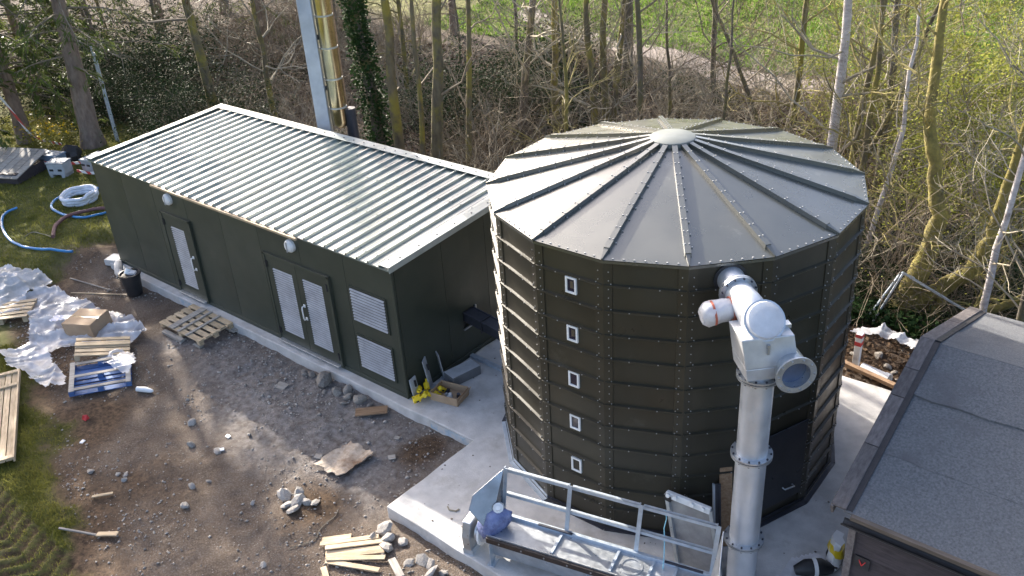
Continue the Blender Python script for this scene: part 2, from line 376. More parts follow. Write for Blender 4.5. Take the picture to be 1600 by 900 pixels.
def make_path():
    P = [(-19, 27), (-15, 24.9), (-9.7, 23), (-6.4, 22.3), (-3.6, 21.9), (-.1, 21.5), (2.7, 21.5), (4.9, 21.6), (12, 22), (30, 24)]
    v = []; f = []
    Q = []
    for a, b in zip(P[:-1], P[1:]):
        for k in range(6): t = k/6; Q.append((a[0]+(b[0]-a[0])*t, a[1]+(b[1]-a[1])*t))
    for i, (x, y) in enumerate(Q):
        w_ = .8+.12*math.sin(i*1.7)
        for k in range(5):
            yy = y+(k-2)/2*w_; v.append((x, yy, hz(x, yy, False)+.05+(.03 if k in (1, 2, 3) else -.06)))
    n = len(Q)
    for i in range(n-1):
        for k in range(4): f.append((i*5+k, i*5+5+k, i*5+6+k, i*5+k+1))
    me = np_mesh('path', v, f, mat('path_gravel', (.17, .14, .125), (.25, .21, .185), rough=.95, scale=5, bump=.5, bscale=30)); me.shade_smooth()
    struct(ob('path', me))
make_path()

# ------------------------------------------------------------------ concrete slab (L shaped)
def slab():
    P = [(-9.86, -.19), (1.72, -.21), (1.68, -2.15), (9.6, -2.35), (9.6, 5.0), (-9.86, 4.4)]
    # subdivided edge so that the front arris is slightly uneven
    Q = []
    rnd = random.Random(5)
    for (a, b) in zip(P, P[1:]+P[:1]):
        n = max(2, int(math.hypot(b[0]-a[0], b[1]-a[1])/.35))
        for k in range(n):
            t = k/n; j = .012 if k else 0
            Q.append((a[0]+(b[0]-a[0])*t+rnd.uniform(-j, j), a[1]+(b[1]-a[1])*t+rnd.uniform(-j, j)))
    mb = MB(); mb.hexa([(x, y, -.45) for x, y in Q], [(x, y, 0) for x, y in Q])
    o = mb.build('concrete_slab', CONC, bevel=.018); struct(o)
    m2 = mat('blue_shutter_stain', (.30, .42, .52), (.42, .50, .58), rough=.8, scale=9, bump=.2, col3=(.5, .49, .48), c3pos=.5, scale3=6)
    for nm, x0, x1, y in (('stain_patch', .75, 1.70, -.2105), ('stain_patch', -6.9, -6.1, -.201)):
        mb = MB(); mb.box(((x0+x1)/2, y-.010, -.095), (x1-x0, .008, .13)); mb.build(nm, m2, o)
slab()

# ------------------------------------------------------------------ plant room building
BL, BW, BHF, BHB = 9.664, 3.519, 2.60, 2.80
def building():
    T = thing('plant_room_building', 'long dark green flat-sided plant room with pale ribbed metal roof', 'building', (0, 0, 0))
    zf, zb = BHF-.05, BHB-.05
    # backing core slightly inside the panels
    mb = MB(); e = .05
    mb.hexa([(-BL+e, e, .0), (-e, e, .0), (-e, BW-e, .0), (-BL+e, BW-e, .0)], [(-BL+e, e, zf-.02), (-e, e, zf-.02), (-e, BW-e, zb-.02), (-BL+e, BW-e, zb-.02)])
    mb.build('wall_core', BLACKP, T)
    n = 8
    for i in range(n):
        x0 = -BL+BL*i/n; x1 = x0+BL/n-.006
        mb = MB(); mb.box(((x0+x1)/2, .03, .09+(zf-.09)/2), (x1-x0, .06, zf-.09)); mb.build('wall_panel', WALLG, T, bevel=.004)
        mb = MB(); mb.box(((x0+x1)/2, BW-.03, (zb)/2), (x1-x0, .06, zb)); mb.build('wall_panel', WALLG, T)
    ny = 3
    for i in range(ny):
        y0 = .062+(BW-.124)*i/ny; y1 = y0+(BW-.124)/ny-.006
        za, zc = zf+(zb-zf)*y0/BW, zf+(zb-zf)*y1/BW
        for xx in (-.06, -BL):
            if xx == -.06 and i == 1:
                hy0, hy1, hz0, hz1 = 1.57, 1.90, .64, 1.0
                for (a0, a1, b0, b1) in ((y0, hy0, .0, None), (hy1, y1, .0, None), (hy0, hy1, .0, hz0), (hy0, hy1, hz1, None)):
                    t0 = b1 if b1 else zf+(zb-zf)*a0/BW; t1 = b1 if b1 else zf+(zb-zf)*a1/BW
                    mb = MB(); mb.hexa([(xx, a0, b0), (xx+.06, a0, b0), (xx+.06, a1, b0), (xx, a1, b0)], [(xx, a0, t0), (xx+.06, a0, t0), (xx+.06, a1, t1), (xx, a1, t1)])
                    mb.build('wall_panel', WALLG, T)
                continue
            mb = MB(); mb.hexa([(xx, y0, 0), (xx+.06, y0, 0), (xx+.06, y1, 0), (xx, y1, 0)], [(xx, y0, za), (xx+.06, y0, za), (xx+.06, y1, zc), (xx, y1, zc)])
            mb.build('wall_panel', WALLG, T, bevel=.004)
    mb = MB(); mb.box((-BL/2, .02, .045), (BL+.03, .07, .09)); mb.build('base_rail', WALLG, T, bevel=.006)
    mb = MB(); mb.box((.008, BW/2, .045), (.05, BW-.1, .09)); mb.build('base_rail', WALLG, T, bevel=.006)
    mb = MB(); mb.box((.005, .005, (zf)/2+.02), (.05, .05, zf-.05)); mb.build('corner_trim', WALLG, T, bevel=.01)
    # hole frame
    mb = MB(); mb.box((.012, 1.735, .63), (.03, .36, .025)); mb.box((.012, 1.91, .82), (.03, .02, .38)); mb.build('hole_trim', GALV, T)
    # roof sheets
    sl_ = (BHB-BHF)/BW; ang = math.atan(sl_); RL = BW/math.cos(ang)+.10
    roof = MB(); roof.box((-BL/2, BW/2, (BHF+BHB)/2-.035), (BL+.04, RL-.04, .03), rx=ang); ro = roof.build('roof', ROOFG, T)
    npan = 34; pw = (BL-.30)/npan
    prof = [(0, 0), (pw*.36, 0), (pw*.37, .005), (pw*.41, .005), (pw*.42, 0), (pw*.76, 0), (pw*.79, .046), (pw*.91, .046), (pw*.95, 0), (pw, 0)]
    mb = MB(); k = len(prof); th = .006
    vs_ = [(x, y, z) for y in (0, RL) for x, z in prof]+[(x, y, z-th) for y in (0, RL) for x, z in prof]
    fs_ = [(i, i+1, k+i+1, k+i) for i in range(k-1)]+[(2*k+i+1, 2*k+i, 3*k+i, 3*k+i+1) for i in range(k-1)]+[(i+1, i, 2*k+i, 2*k+i+1) for i in range(k-1)]+[(k+i, k+i+1, 3*k+i+1, 3*k+i) for i in range(k-1)]
    mb.add(vs_, fs_); me = mb.mesh('roof_panel', ROOFG)
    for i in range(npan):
        ob('roof_panel', me, ro, (-BL+.14+pw*i, -.05, BHF-.008), (ang, 0, 0))
    bl = MB()
    for i in range(npan):
        for q in (.06, .35, .64, .93):
            x = -BL+.14+pw*(i+.85); y = -.05+RL*q; bl.box((x, y, BHF+.040+sl_*RL*q-sl_*.05), (.02, .02, .014))
    stuff(bl.build('screws', DARKM, ro))
    def fl(x0, x1, y0, y1, dz, name):
        m_ = MB(); z0, z1 = BHF+sl_*y0+dz, BHF+sl_*y1+dz
        m_.hexa([(x0, y0, z0-.012), (x1, y0, z0-.012), (x1, y1, z1-.012), (x0, y1, z1-.012)], [(x0, y0, z0), (x1, y0, z0), (x1, y1, z1), (x0, y1, z1)])
        return m_.build(name, FLASH, ro, bevel=.003)
    fl(-.17, .03, -.055, BW-.16, .052, 'verge_flashing'); fl(-BL-.03, -BL+.15, -.055, BW-.16, .052, 'verge_flashing')
    fl(-BL-.04, .04, BW-.155, BW+.07, .056, 'ridge_flashing')
    m_ = MB(); m_.box((-BL/2, BW+.062, BHB-.02), (BL+.06, .014, .14)); m_.build('ridge_flashing', FLASH, ro)
    for xx in (.026, -BL-.026):
        m_ = MB(); m_.hexa([(xx-.006, -.05, BHF-.06), (xx+.006, -.05, BHF-.06), (xx+.006, BW, BHB-.06), (xx-.006, BW, BHB-.06)], [(xx-.006, -.05, BHF+.04), (xx+.006, -.05, BHF+.04), (xx+.006, BW, BHB+.04), (xx-.006, BW, BHB+.04)])
        m_.build('verge_flashing', FLASH, ro)
    sc = MB()
    for i in range(30): sc.box((-BL+.2+i*.32, BW-.05, BHB+.058), (.022, .022, .012))
    for i in range(7): sc.box((-.06, .3+i*.45, BHF+sl_*(.3+i*.45)+.056), (.022, .022, .012))
    stuff(sc.build('rivets', DARKM, ro))
    m_ = MB(); m_.box((-4.68, -.085, BHF-.035), (4.75, .045, .045)); m_.build('eaves_batten', WOOD, T, bevel=.004)
    # round bulkhead lights
    for x in (-6.6, -2.62):
        m_ = MB(); m_.tube([(x, .0, 2.33), (x, -.05, 2.33)], .125, 24); l = m_.build('bulkhead_light', WHITEP, T, 40)
        m_ = MB(); m_.tube([(x, -.05, 2.33), (x, -.075, 2.33), (x, -.095, 2.33), (x, -.105, 2.33)], [.115, .108, .08, .03], 24); m_.build('lens', WHITEP, l, 60)
        m_ = MB(); m_.box((x, -.108, 2.33), (.03, .006, .2)); m_.build('lens_bar', GREYB, l)
    # doors
    def louvre(x0, x1, z0, z1, pitch, y, parent, name):
        m_ = MB()
        nn = int((z1-z0)/pitch)
        for i in range(nn):
            z = z0+(i+.5)*(z1-z0)/nn
            m_.box(((x0+x1)/2, y-.008, z), (x1-x0, .003, (z1-z0)/nn*.62), rx=R(-30))
        o = m_.build(name, LOUV, parent)
        return o
    def leaf(x0, x1, parent, lv, handle=None, hinge=None):
        mb = MB(); yf = -.045; lx0, lx1, lz0, lz1 = lv
        for (a0, a1, b0, b1) in ((x0, lx0, .10, 1.93), (lx1, x1, .10, 1.93), (lx0, lx1, .10, lz0), (lx0, lx1, lz1, 1.93)):
            mb.box(((a0+a1)/2, yf/2+.0, (b0+b1)/2), (a1-a0, -yf, b1-b0))
        d = mb.build('door_leaf', WALLG, parent)
        mb = MB(); mb.box(((lx0+lx1)/2, -.004, (lz0+lz1)/2), (lx1-lx0, .006, lz1-lz0)); mb.build('louvre_backing', DARKM, d)
        louvre(lx0, lx1, lz0, lz1, .05, yf+.012, d, 'louvre')
        if handle is not None:
            mb = MB(); hx = handle
            mb.tube([(hx, yf, 1.12), (hx, yf-.06, 1.12), (hx, yf-.07, 1.08), (hx, yf-.07, .88), (hx, yf-.06, .84), (hx, yf, .84)], .013, 8)
            mb.box((hx, yf-.006, 1.12), (.05, .012, .06)); mb.box((hx, yf-.006, .84), (.05, .012, .06)); mb.build('handle', WHITEP, d, 50)
        if hinge is not None:
            for z in (1.75, .28):
                mb = MB(); mb.tube([(hinge, yf-.012, z-.07), (hinge, yf-.012, z+.07)], .02, 8); mb.box((hinge, yf-.004, z), (.08, .012, .12)); mb.build('hinge', BLACKP, d)
        return d
    def frame(x0, x1, nm, label):
        dr = bpy.data.objects.new(nm, None); COL.objects.link(dr); dr.parent = T; dr['label'] = label
        mb = MB(); mb.box((x0-.03, -.028, 1.02), (.06, .056, 1.92)); mb.box((x1+.03, -.028, 1.02), (.06, .056, 1.92)); mb.box(((x0+x1)/2, -.028, 1.96), (x1-x0+.12, .056, .05))
        mb.build('door_frame', WALLG, dr, bevel=.004)
        mb = MB(); mb.box(((x0+x1)/2, -.06, .075), (x1-x0, .12, .03)); mb.build('threshold', GALV, dr, bevel=.004)
        return dr
    d2 = frame(-3.47, -1.70, 'double_door', 'double dark green door with two tall grey louvres')
    leaf(-3.465, -2.59, d2, (-3.30, -2.72, .30, 1.70), None, -3.46); leaf(-2.58, -1.705, d2, (-2.42, -1.87, .30, 1.72), -2.50, -1.71)
    d1 = frame(-6.98, -6.02, 'single_door', 'single dark green door with one tall grey louvre')
    leaf(-6.975, -6.03, d1, (-6.74, -6.25, .30, 1.70), -6.12, -6.97)
    for z0, z1 in ((1.28, 1.94), (.29, .96)):
        x0, x1 = -1.10, -.24
        mb = MB()
        for (a0, a1, b0, b1) in ((x0-.03, x0, z0-.03, z1+.03), (x1, x1+.03, z0-.03, z1+.03), (x0, x1, z1, z1+.03), (x0, x1, z0-.03, z0)):
            mb.box(((a0+a1)/2, -.012, (b0+b1)/2), (a1-a0, .024, b1-b0))
        vo = mb.build('vent', WALLG, T)
        mb = MB(); mb.box(((x0+x1)/2, -.004, (z0+z1)/2), (x1-x0, .006, z1-z0)); mb.build('vent_backing', BLACKP, vo)
        louvre(x0, x1, z0, z1, .055, -.028, vo, 'vent_slats')
building()

# ------------------------------------------------------------------ silo
SX, SY, SPHI = 4.0278, 1.9864, 3.3575
RE, RW, SH, SHH = 2.665, 2.615, 4.322, 4.98
def silo():
    T = thing('storage_silo', 'sixteen-sided dark olive bolted steel silo with shallow conical roof', 'silo', (SX, SY, 0))
    N_ = 16; da = 2*PI/N_; rows = 12; rh = (SH-.0)/rows; ap = RW*math.cos(da/2); fwid = 2*RW*math.sin(da/2)
    def fr(i): return SPHI+da*(i+.5)
    # panel mesh: x along facet, -y outwards
    mb = MB(); wd = fwid-.02
    prof = [(-.0, .004), (-.042, .006), (-.042, .020), (-.006, .030), (-.004, rh-.03), (-.012, rh-.012), (-.0, rh-.002)]
    k = len(prof)
    vs_ = [(x, y, z) for x in (-wd/2, wd/2) for y, z in prof]+[(x, .02, z) for x in (-wd/2, wd/2) for z in (.004, rh-.002)]
    fs_ = [(i, k+i, k+i+1, i+1) for i in range(k-1)]
    fs_ += [tuple(range(k))+(2*k+1, 2*k), tuple(range(2*k-1, k-1, -1))+(2*k+2, 2*k+3), (2*k, 2*k+1, 2*k+3, 2*k+2)]
    mb.add(vs_, fs_); pm = mb.mesh('wall_panel', OLIVE)
    # corner post
    mb = MB(); a = PI/N_; f_ = .115; y0 = -.010; y1 = -.018
    def cp(s, off, out):
        # point at distance off along the facet on side s, pushed out
        return (s*off*math.cos(a), off*math.sin(a)-out, 0)
    ring_ = [cp(-1, f_, 0), cp(-1, f_, .020), (0, -.024, 0), cp(1, f_, .020), cp(1, f_, 0), (0, .0, 0)]
    mb.hexa([(x, y, .0) for x, y, z in ring_], [(x, y, SH-.01) for x, y, z in ring_])
    cm = mb.mesh('corner_post', OLIVE)
    # bolts of one facet
    mb = MB()
    def bolt(x, z, y=-.022, s=.008): mb.tube([(x, y+.01, z), (x, y-.008, z)], s, 6)
    nb = 35
    for sx in (-1, 1):
        for i in range(nb): bolt(sx*(fwid/2-.065), .06+i*(SH-.1)/nb, -.020)
        for r_ in range(1, rows): bolt(sx*(fwid/2-.095), r_*rh+.035, -.022)
    for r_ in range(1, rows):
        for q in (-.18, .18): bolt(q*fwid, r_*rh+.012, -.042, .009)
    bm_ = mb.mesh('bolts', BOLT)
    for i in range(N_):
        th = fr(i); rz = th+PI/2
        for r_ in range(rows):
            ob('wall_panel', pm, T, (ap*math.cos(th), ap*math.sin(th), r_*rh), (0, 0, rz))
        stuff(ob('bolts', bm_, T, (ap*math.cos(th), ap*math.sin(th), 0), (0, 0, rz)))
        tv = SPHI+da*i
        ob('corner_post', cm, T, (RW*math.cos(tv), RW*math.sin(tv), 0), (0, 0, tv+PI/2))
        # base angle
        mb2 = MB(); mb2.box((0, -.055, .012), (fwid+.02, .09, .018)); mb2.box((0, -.022, .045), (fwid, .012, .07))
        mb2.build('base_angle', GALVB if i in (1, 2) else DARKM, T, loc=(ap*math.cos(th), ap*math.sin(th), 0), rot=(0, 0, rz))
    # sight windows on facet 3
    th = fr(3)
    for z in (3.83, 3.11, 2.39, 1.67, .92):
        wv = bpy.data.objects.new('sight_window', None); COL.objects.link(wv); wv.parent = T
        wv.location = (ap*math.cos(th), ap*math.sin(th), z); wv.rotation_euler = (0, 0, th+PI/2)
        mb = MB(); x = .035
        for (cx_, cz, sx, sz) in ((-.07, 0, .028, .235), (.07, 0, .028, .235), (0, .104, .112, .028), (0, -.104, .112, .028)): mb.box((x+cx_, -.018, cz), (sx, .03, sz))
        mb.build('window_frame', WHITEP, wv, bevel=.003)
        mb = MB(); mb.box((x, -.014, 0), (.114, .008, .182)); mb.build('pane', DARKG if z > 1 else OLIVE, wv)
        mb = MB(); mb.box((x+.01, -.020, .01), (.05, .004, .1)); mb.build('sight_gauge', DUST, wv) if z > 3 else None
    # access door on facet 6
    th = fr(6); M_ = (ap*math.cos(th), ap*math.sin(th), 0)
    mb = MB(); mb.box((-.02, -.052, .92), (.80, .02, 1.30)); d = mb.build('access_door', mat('door_paint', (.022, .024, .03), rough=.35, scale=2, bump=.01), T, loc=M_, rot=(0, 0, th+PI/2), bevel=.004)
    mb = MB(); mb.tube([(.02, -.06, .52), (.02, -.11, .52), (.2, -.11, .50), (.2, -.06, .50)], .012, 8); mb.build('handle', GALV, d, 50)
    # roof
    roof = MB(); n0 = .27; z0 = SH+.012; zt = SHH-.06
    roof.add([(n0*math.cos(0), 0, 0)], [])
    rp = MB(); A = RE; t = da/2
    e0, e1 = (-A*math.sin(t), -A*math.cos(t)), (A*math.sin(t), -A*math.cos(t)); i0, i1 = (-n0*math.sin(t), -n0*math.cos(t)), (n0*math.sin(t), -n0*math.cos(t))
    rp.hexa([(*e0, z0-.012), (*e1, z0-.012), (*i1, zt-.012), (*i0, zt-.012)], [(*e0, z0), (*e1, z0), (*i1, zt), (*i0, zt)])
    rp.add([(*e0, z0-.002), (*e1, z0-.002), (e1[0], e1[1], z0-.045), (e0[0], e0[1], z0-.045)], [(3, 2, 1, 0)])
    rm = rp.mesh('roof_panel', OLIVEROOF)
    rb = MB(); d0, d1 = .30, A-.16
    zr = lambda q: z0+(zt-z0)*(A-q)/(A-n0)
    rb.hexa([(-.042, -d0, zr(d0)-.01), (.042, -d0, zr(d0)-.01), (.042, -d1, zr(d1)-.01), (-.042, -d1, zr(d1)-.01)], [(-.036, -d0, zr(d0)+.055), (.036, -d0, zr(d0)+.055), (.036, -d1, zr(d1)+.055), (-.036, -d1, zr(d1)+.055)])
    rb.hexa([(-.030, -d1, zr(d1)-.01), (.030, -d1, zr(d1)-.01), (.008, -A-.004, z0-.006), (-.008, -A-.004, z0-.006)], [(-.030, -d1, zr(d1)+.045), (.030, -d1, zr(d1)+.045), (.008, -A-.004, z0+.022), (-.008, -A-.004, z0+.022)])
    rbm = rb.mesh('roof_rib', OLIVEROOF)
    bt = MB()
    for j in range(9):
        q = d0+.2+j*(d1-d0-.25)/8.5
        for sx in (-.025, .025): bt.box((sx, -q, zr(q)+.058), (.016, .016, .010))
        bt.box((.06, -q, zr(q)+.006), (.016, .016, .014))
    for j in range(1, 7):
        x = -A*math.sin(t)*(1-2*j/7); bt.box((x*.0, 0, -5), (.001, .001, .001)) if False else None
    btm = bt.mesh('rib_bolts', BOLT)
    eb = MB()
    for j in range(1, 8):
        x = A*math.sin(t)*(-1+2*j/8); eb.box((x, -A*math.cos(t)+.03, z0+.010), (.018, .018, .014))
    ebm = eb.mesh('eaves_bolts', BOLT)
    for i in range(N_):
        rz = fr(i)+PI/2
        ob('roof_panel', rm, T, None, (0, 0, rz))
        stuff(ob('eaves_bolts', ebm, T, None, (0, 0, rz)))
        rib = ob('roof_rib', rbm, T, None, (0, 0, SPHI+da*i+PI/2)); stuff(ob('rib_bolts', btm, rib))
    mb = MB(); mb.tube([(0, 0, zt-.05), (0, 0, SHH-.01), (0, 0, SHH)], [.315, .318, .30], 32); mb.build('roof_hub_cap', mat('hub_paint', (.15, .165, .155), (.20, .215, .20), rough=.45, scale=2, bump=.02), T, 40)
    return T
silo()

# ------------------------------------------------------------------ fill pipe in front of the silo
def fill_pipe():
    T = thing('fill_pipe', 'tall galvanised filling pipe with box elbow standing before the silo', 'pipe', (6.6, -.4, 0))
    th = SPHI+2*PI/16*5.5; n = Vector((math.cos(th), math.sin(th), 0)); t = Vector((-math.sin(th), math.cos(th), 0))
    mb = MB(); mb.tube([(0, 0, .0), (0, 0, 3.42)], .185, 32, cap=False); mb.build('vertical_pipe', GALVP, T, 40)
    def flange(p, d, r, name='flange', par=T, ri=.17):
        mb = MB(); p = Vector(p); d = Vector(d)
        mb.ring(p-d*.028, p-d*.006, ri, r, 32); mb.ring(p+d*.006, p+d*.028, ri, r, 32); o = mb.build(name, GALV, par, 40)
        ref = Vector((0, 0, 1)) if abs(d.z) < .9 else Vector((1, 0, 0)); a = d.cross(ref).normalized(); b = a.cross(d)
        bb = MB()
        for j in range(12):
            q = p+(a*math.cos(j*PI/6+.2)+b*math.sin(j*PI/6+.2))*(r*.5+ri*.5+.012); bb.tube([q-d*.045, q+d*.045], .013, 6)
        stuff(bb.build('flange_bolts', DARKM, o))
    for z in (.80, 2.18, 3.33): flange((0, 0, z), (0, 0, 1), .25, ri=.185)
    mb = MB(); mb.tube([(0, 0, .0), (0, 0, .02)], .27, 32); mb.build('foot_flange', GALV, T)
    # box
    W2 = t*.36
    bx = MB(); f = n*.20; bk = -n*.24
    def P(a, b, z): return t*a+n*b+Vector((0, 0, z))
    bx.hexa([P(-.22, -.24, 3.40), P(.32, -.24, 3.40), P(.32, .22, 3.40), P(-.22, .22, 3.40)], [P(-.24, -.26, 3.56), P(.36, -.26, 3.56), P(.36, .22, 3.56), P(-.24, .22, 3.56)]); bx.hexa([P(-.24, -.26, 3.562), P(.36, -.26, 3.562), P(.36, .22, 3.562), P(-.24, .22, 3.562)], [P(-.30, -.26, 3.93), P(.30, -.26, 3.93), P(.30, .18, 3.93), P(-.30, .18, 3.93)])
    box = bx.build('elbow_box', mat('grey_painted_steel', (.50, .51, .53), (.60, .61, .63), rough=.4, metal=.3, scale=3, bump=.02), T, bevel=.01)
    mb = MB(); mb.box(P(0, .215, 3.80)+Vector((0, 0, 0)), (.03, .03, .12), rz=th); mb.build('box_latch', GALV, box)
    # mouth
    m0 = P(.27, -.05, 3.53); m1 = P(.28, .36, 3.52)
    mb = MB(); mb.ring(m0, m1, .165, .185, 32); mo = mb.build('outlet_mouth', GALV, T, 40)
    dd = (m1-m0).normalized()
    mb = MB(); mb.ring(m1-dd*.012, m1+dd*.012, .165, .235, 32); mb.build('mouth_flange', GALV, mo, 40)
    mb = MB(); mb.tube([m1-dd*.11, m1-dd*.10], .17, 32); mb.build('mouth_back', mat('mouth_blue_grey', (.11, .14, .22), rough=.4, metal=.4, scale=4), mo)
    bb = MB(); a = dd.cross(Vector((0, 0, 1))).normalized(); b = a.cross(dd)
    for j in range(10):
        q = m1+(a*math.cos(j*PI/5)+b*math.sin(j*PI/5))*.205; bb.tube([q, q+dd*.03], .012, 6)
    stuff(bb.build('mouth_bolts', BOLT, mo))
    # stub from the silo, elbow and round inspection cap
    p0 = Vector((SX+2.5*n.x-6.6, SY+2.5*n.y+.4, 4.10)); p1 = p0+n*.36+Vector((0, 0, -.04)); p2 = p0+n*.80+Vector((0, 0, -.02))
    mb = MB(); mb.tube([p0, p1], .165, 32, cap=False); mb.build('silo_stub', GALVP, T, 40)
    flange(p1, (p1-p0).normalized(), .225, ri=.165)
    mb = MB(); hc = Vector((SX+RW*math.cos(PI/16)*n.x-6.6, SY+RW*math.cos(PI/16)*n.y+.4, 4.09)); mb.ring(hc-n*.02, hc+n*.03, .165, .205, 32); mb.build('inlet_collar', BLACKP, T, 40)
    top = P(.02, -.04, 3.86)
    mb = MB(); pts = [p1, p1+(p2-p1)*.45]
    for k in range(1, 7):
        q = k/6; a0 = p1+(p2-p1)*.45; c1 = p2+Vector((0, 0, .02)); pts.append(a0*(1-q)**2+c1*2*q*(1-q)+top*q*q)
    mb.tube(pts, [.165]*2+[.172, .178, .182, .188, .19, .19], 28, cap=True); mb.build('elbow', GALVP, T, 40)
    mb = MB(); mb.box(P(.27, -.02, 3.95), (.10, .10, .05), rz=th); mb.build('elbow_clip', GALV, T)
    q = P(.0, .05, 4.08); dv = (n*.78+Vector((0, 0, .62))).normalized()
    mb = MB(); mb.tube([q-dv*.16, q, q+dv*.04], [.215, .215, .20], 28); cap = mb.build('inspection_cap', FILMW, T, 40)
    mb = MB(); mb.ring(q-dv*.03, q-dv*.005, .20, .235, 28); mb.build('cap_ring', GALV, cap, 40)
    mb = MB(); mb.tube([q-dv*.2, q-dv*.02], .19, 24); mb.build('cap_body', GALVP, cap, 40)
    # wrapped branch
    b0 = p1+n*.20+Vector((0, 0, -.07)); b1 = b0-t*.50+Vector((0, 0, -.07)); rr = random.Random(3)
    pts = [b0+(b1-b0)*k/7 for k in range(8)]; rs = [.12, .135, .125, .14, .13, .145, .15, .09]
    mb = MB(); mb.tube(pts, rs, 18)
    mb.v = [tuple(c+rr.uniform(-.012, .012) for c in p) for p in mb.v]
    br = mb.build('wrapped_branch', FILMW, T, 50)
    mb = MB(); mb.tube([b0, b1+(b0-b1)*.12], .11, 18); mb.build('branch_pipe', GALVP, br, 40)
    for k in (.28, .72):
        c = b0+(b1-b0)*k; d = (b1-b0).normalized(); mb = MB(); mb.ring(c-d*.013, c+d*.013, .12, .148, 20); mb.build('tape_band', mat('rust_tape', (.45, .12, .07), rough=.5), br)
fill_pipe()

# ------------------------------------------------------------------ feed trough with frame
def trough():
    a = math.atan2(.235, .972)
    T = thing('auger_trough', 'long galvanised auger trough with open rail frame beside the silo', 'conveyor', (3.591, -1.662, 0), a)
    Wt = .46; Lt = 2.98
    mb = MB(); mb.hexa([(0, -Wt+.08, .12), (Lt, -Wt+.08, .12), (Lt, -.08, .12), (0, -.08, .12)], [(0, -Wt, .50), (Lt, -Wt, .50), (Lt, 0, .50), (0, 0, .50)]); mb.build('trough_body', GALV, T)
    xs = [.02, .93, 1.74, 2.22, 2.52, Lt-.02]
    for i in range(5):
        mb = MB(); mb.box(((xs[i]+xs[i+1])/2, -Wt/2, .505), (xs[i+1]-xs[i]-.03, Wt-.07, .010)); mb.build('cover_plate', GALV if i != 3 else GALVP, T, bevel=.003)
    for x in xs[1:-1]:
        mb = MB(); mb.box((x, -Wt/2, .520), (.035, Wt-.06, .035)); mb.build('cross_bar', GALVB, T)
    mb = MB(); mb.ring((1.97, -Wt/2, .512), (1.97, -Wt/2, .518), .12, .15, 24); mb.build('inspection_ring', GALV, T)
    mb = MB(); mb.box((Lt/2, -.01, .53), (Lt, .05, .06)); mb.build('back_rail', GALVB, T, bevel=.004)
    mb = MB(); mb.box((Lt/2, -Wt-.005, .535), (Lt, .018, .03)); mb.build('front_rail', GALV, T)
    mb = MB(); mb.box((Lt/2, -Wt-.028, .485), (Lt, .045, .085)); mb.build('front_edge_strip', BROWNM, T, bevel=.008)
    fb = MB()
    for k in range(9): fb.tube([(.2+k*.33, -Wt-.02, .545), (.2+k*.33, -Wt-.02, .565)], .012, 6); fb.tube([(.2+k*.33, -Wt-.05, .49), (.2+k*.33, -Wt-.06, .49)], .012, 6)
    stuff(fb.build('bolts', BOLT, T))
    lean = Vector((.04, .16, 1.0))
    tops = []
    for i, x in enumerate((0.02, .97, 1.95, 2.95)):
        b0 = Vector((x, 0, .52)); b1 = b0+lean*.74
        mb = MB(); mb.beam(b0, b1, .055, .012, (0, 1, 0)); mb.beam(b0+Vector((-.025, .025, 0)), b1+Vector((-.025, .025, 0)), .012, .055, (0, 1, 0)); mb.build('upright', GALVB, T); tops.append((b0, b1))
    for q in (.93, .42):
        for i in range(3):
            p0 = tops[i][0].lerp(tops[i][1], q)+Vector((.02, .03, 0)); p1 = tops[i+1][0].lerp(tops[i+1][1], q)+Vector((-.02, .03, 0))
            mb = MB(); mb.beam(p0, p1, .012, .05); mb.beam(p0+Vector((0, .02, .02)), p1+Vector((0, .02, .02)), .045, .010); mb.build('rail', GALVB, T)
    # flared end plates
    def plate(P, nm, m=GALV):
        mb = MB(); d = Vector((.006, 0, 0)); P = [Vector(p) for p in P]; mb.hexa([p-d for p in P], [p+d for p in P]); return mb.build(nm, m, T, bevel=.003)
    plate([(0, .0, .54), (0, -Wt+.05, .54), (-.27, -Wt+.04, .86), (-.26, -.30, 1.02), (.02, .10, 1.25)], 'end_plate', mat('dark_sheet_metal', (.20, .21, .23), (.30, .31, .33), rough=.3, metal=.8, scale=2, bump=.02))
    plate([(Lt, .0, .54), (Lt, -Wt+.05, .54), (Lt+.16, -Wt, 1.0), (Lt+.06, .10, 1.22)], 'end_plate', GALV)
    # tail end: stub tube, flange, end cover
    mb = MB(); mb.tube([(.0, -.23, .34), (-.26, -.23, .34)], .15, 24); mb.build('tail_tube', GALVP, T, 40)
    mb = MB(); mb.ring((-.17, -.23, .34), (-.20, -.23, .34), .14, .20, 24); mb.build('tail_flange', WHITEP, T, 40)
    mb = MB(); mb.hexa([(-.30, -.43, .10), (-.30, -.05, .10), (-.30, .0, .34), (-.30, -.10, .56), (-.30, -.38, .56), (-.30, -.45, .34)], [(-.42, -.43, .10), (-.42, -.05, .10), (-.42, .0, .34), (-.42, -.10, .56), (-.42, -.38, .56), (-.42, -.45, .34)]); mb.build('tail_cover', GALV, T, bevel=.01)
    mb = MB(); mb.box((-.36, -.22, .05), (.16, .4, .10)); mb.build('tail_foot', GALVB, T)
    # drive unit
    rr = random.Random(8); mb = MB()
    mb.tube([(-.12, -.36, .42), (-.06, -.30, .50), (.02, -.24, .62), (.12, -.18, .68), (.2, -.12, .66)], [.10, .17, .17, .14, .05], 14)
    mb.v = [tuple(c+rr.uniform(-.025, .025) for c in p) for p in mb.v]; mb.build('wrapped_motor', BLUEFILM, T, 60)
    mb = MB(); mb.tube([(.03, -.14, .76), (.07, -.22, .84)], [.09, .07], 10); mb.tube([(.07, -.22, .82), (.085, -.25, .87)], .035, 10); mb.build('motor_cap', WHITEP, T, 40)
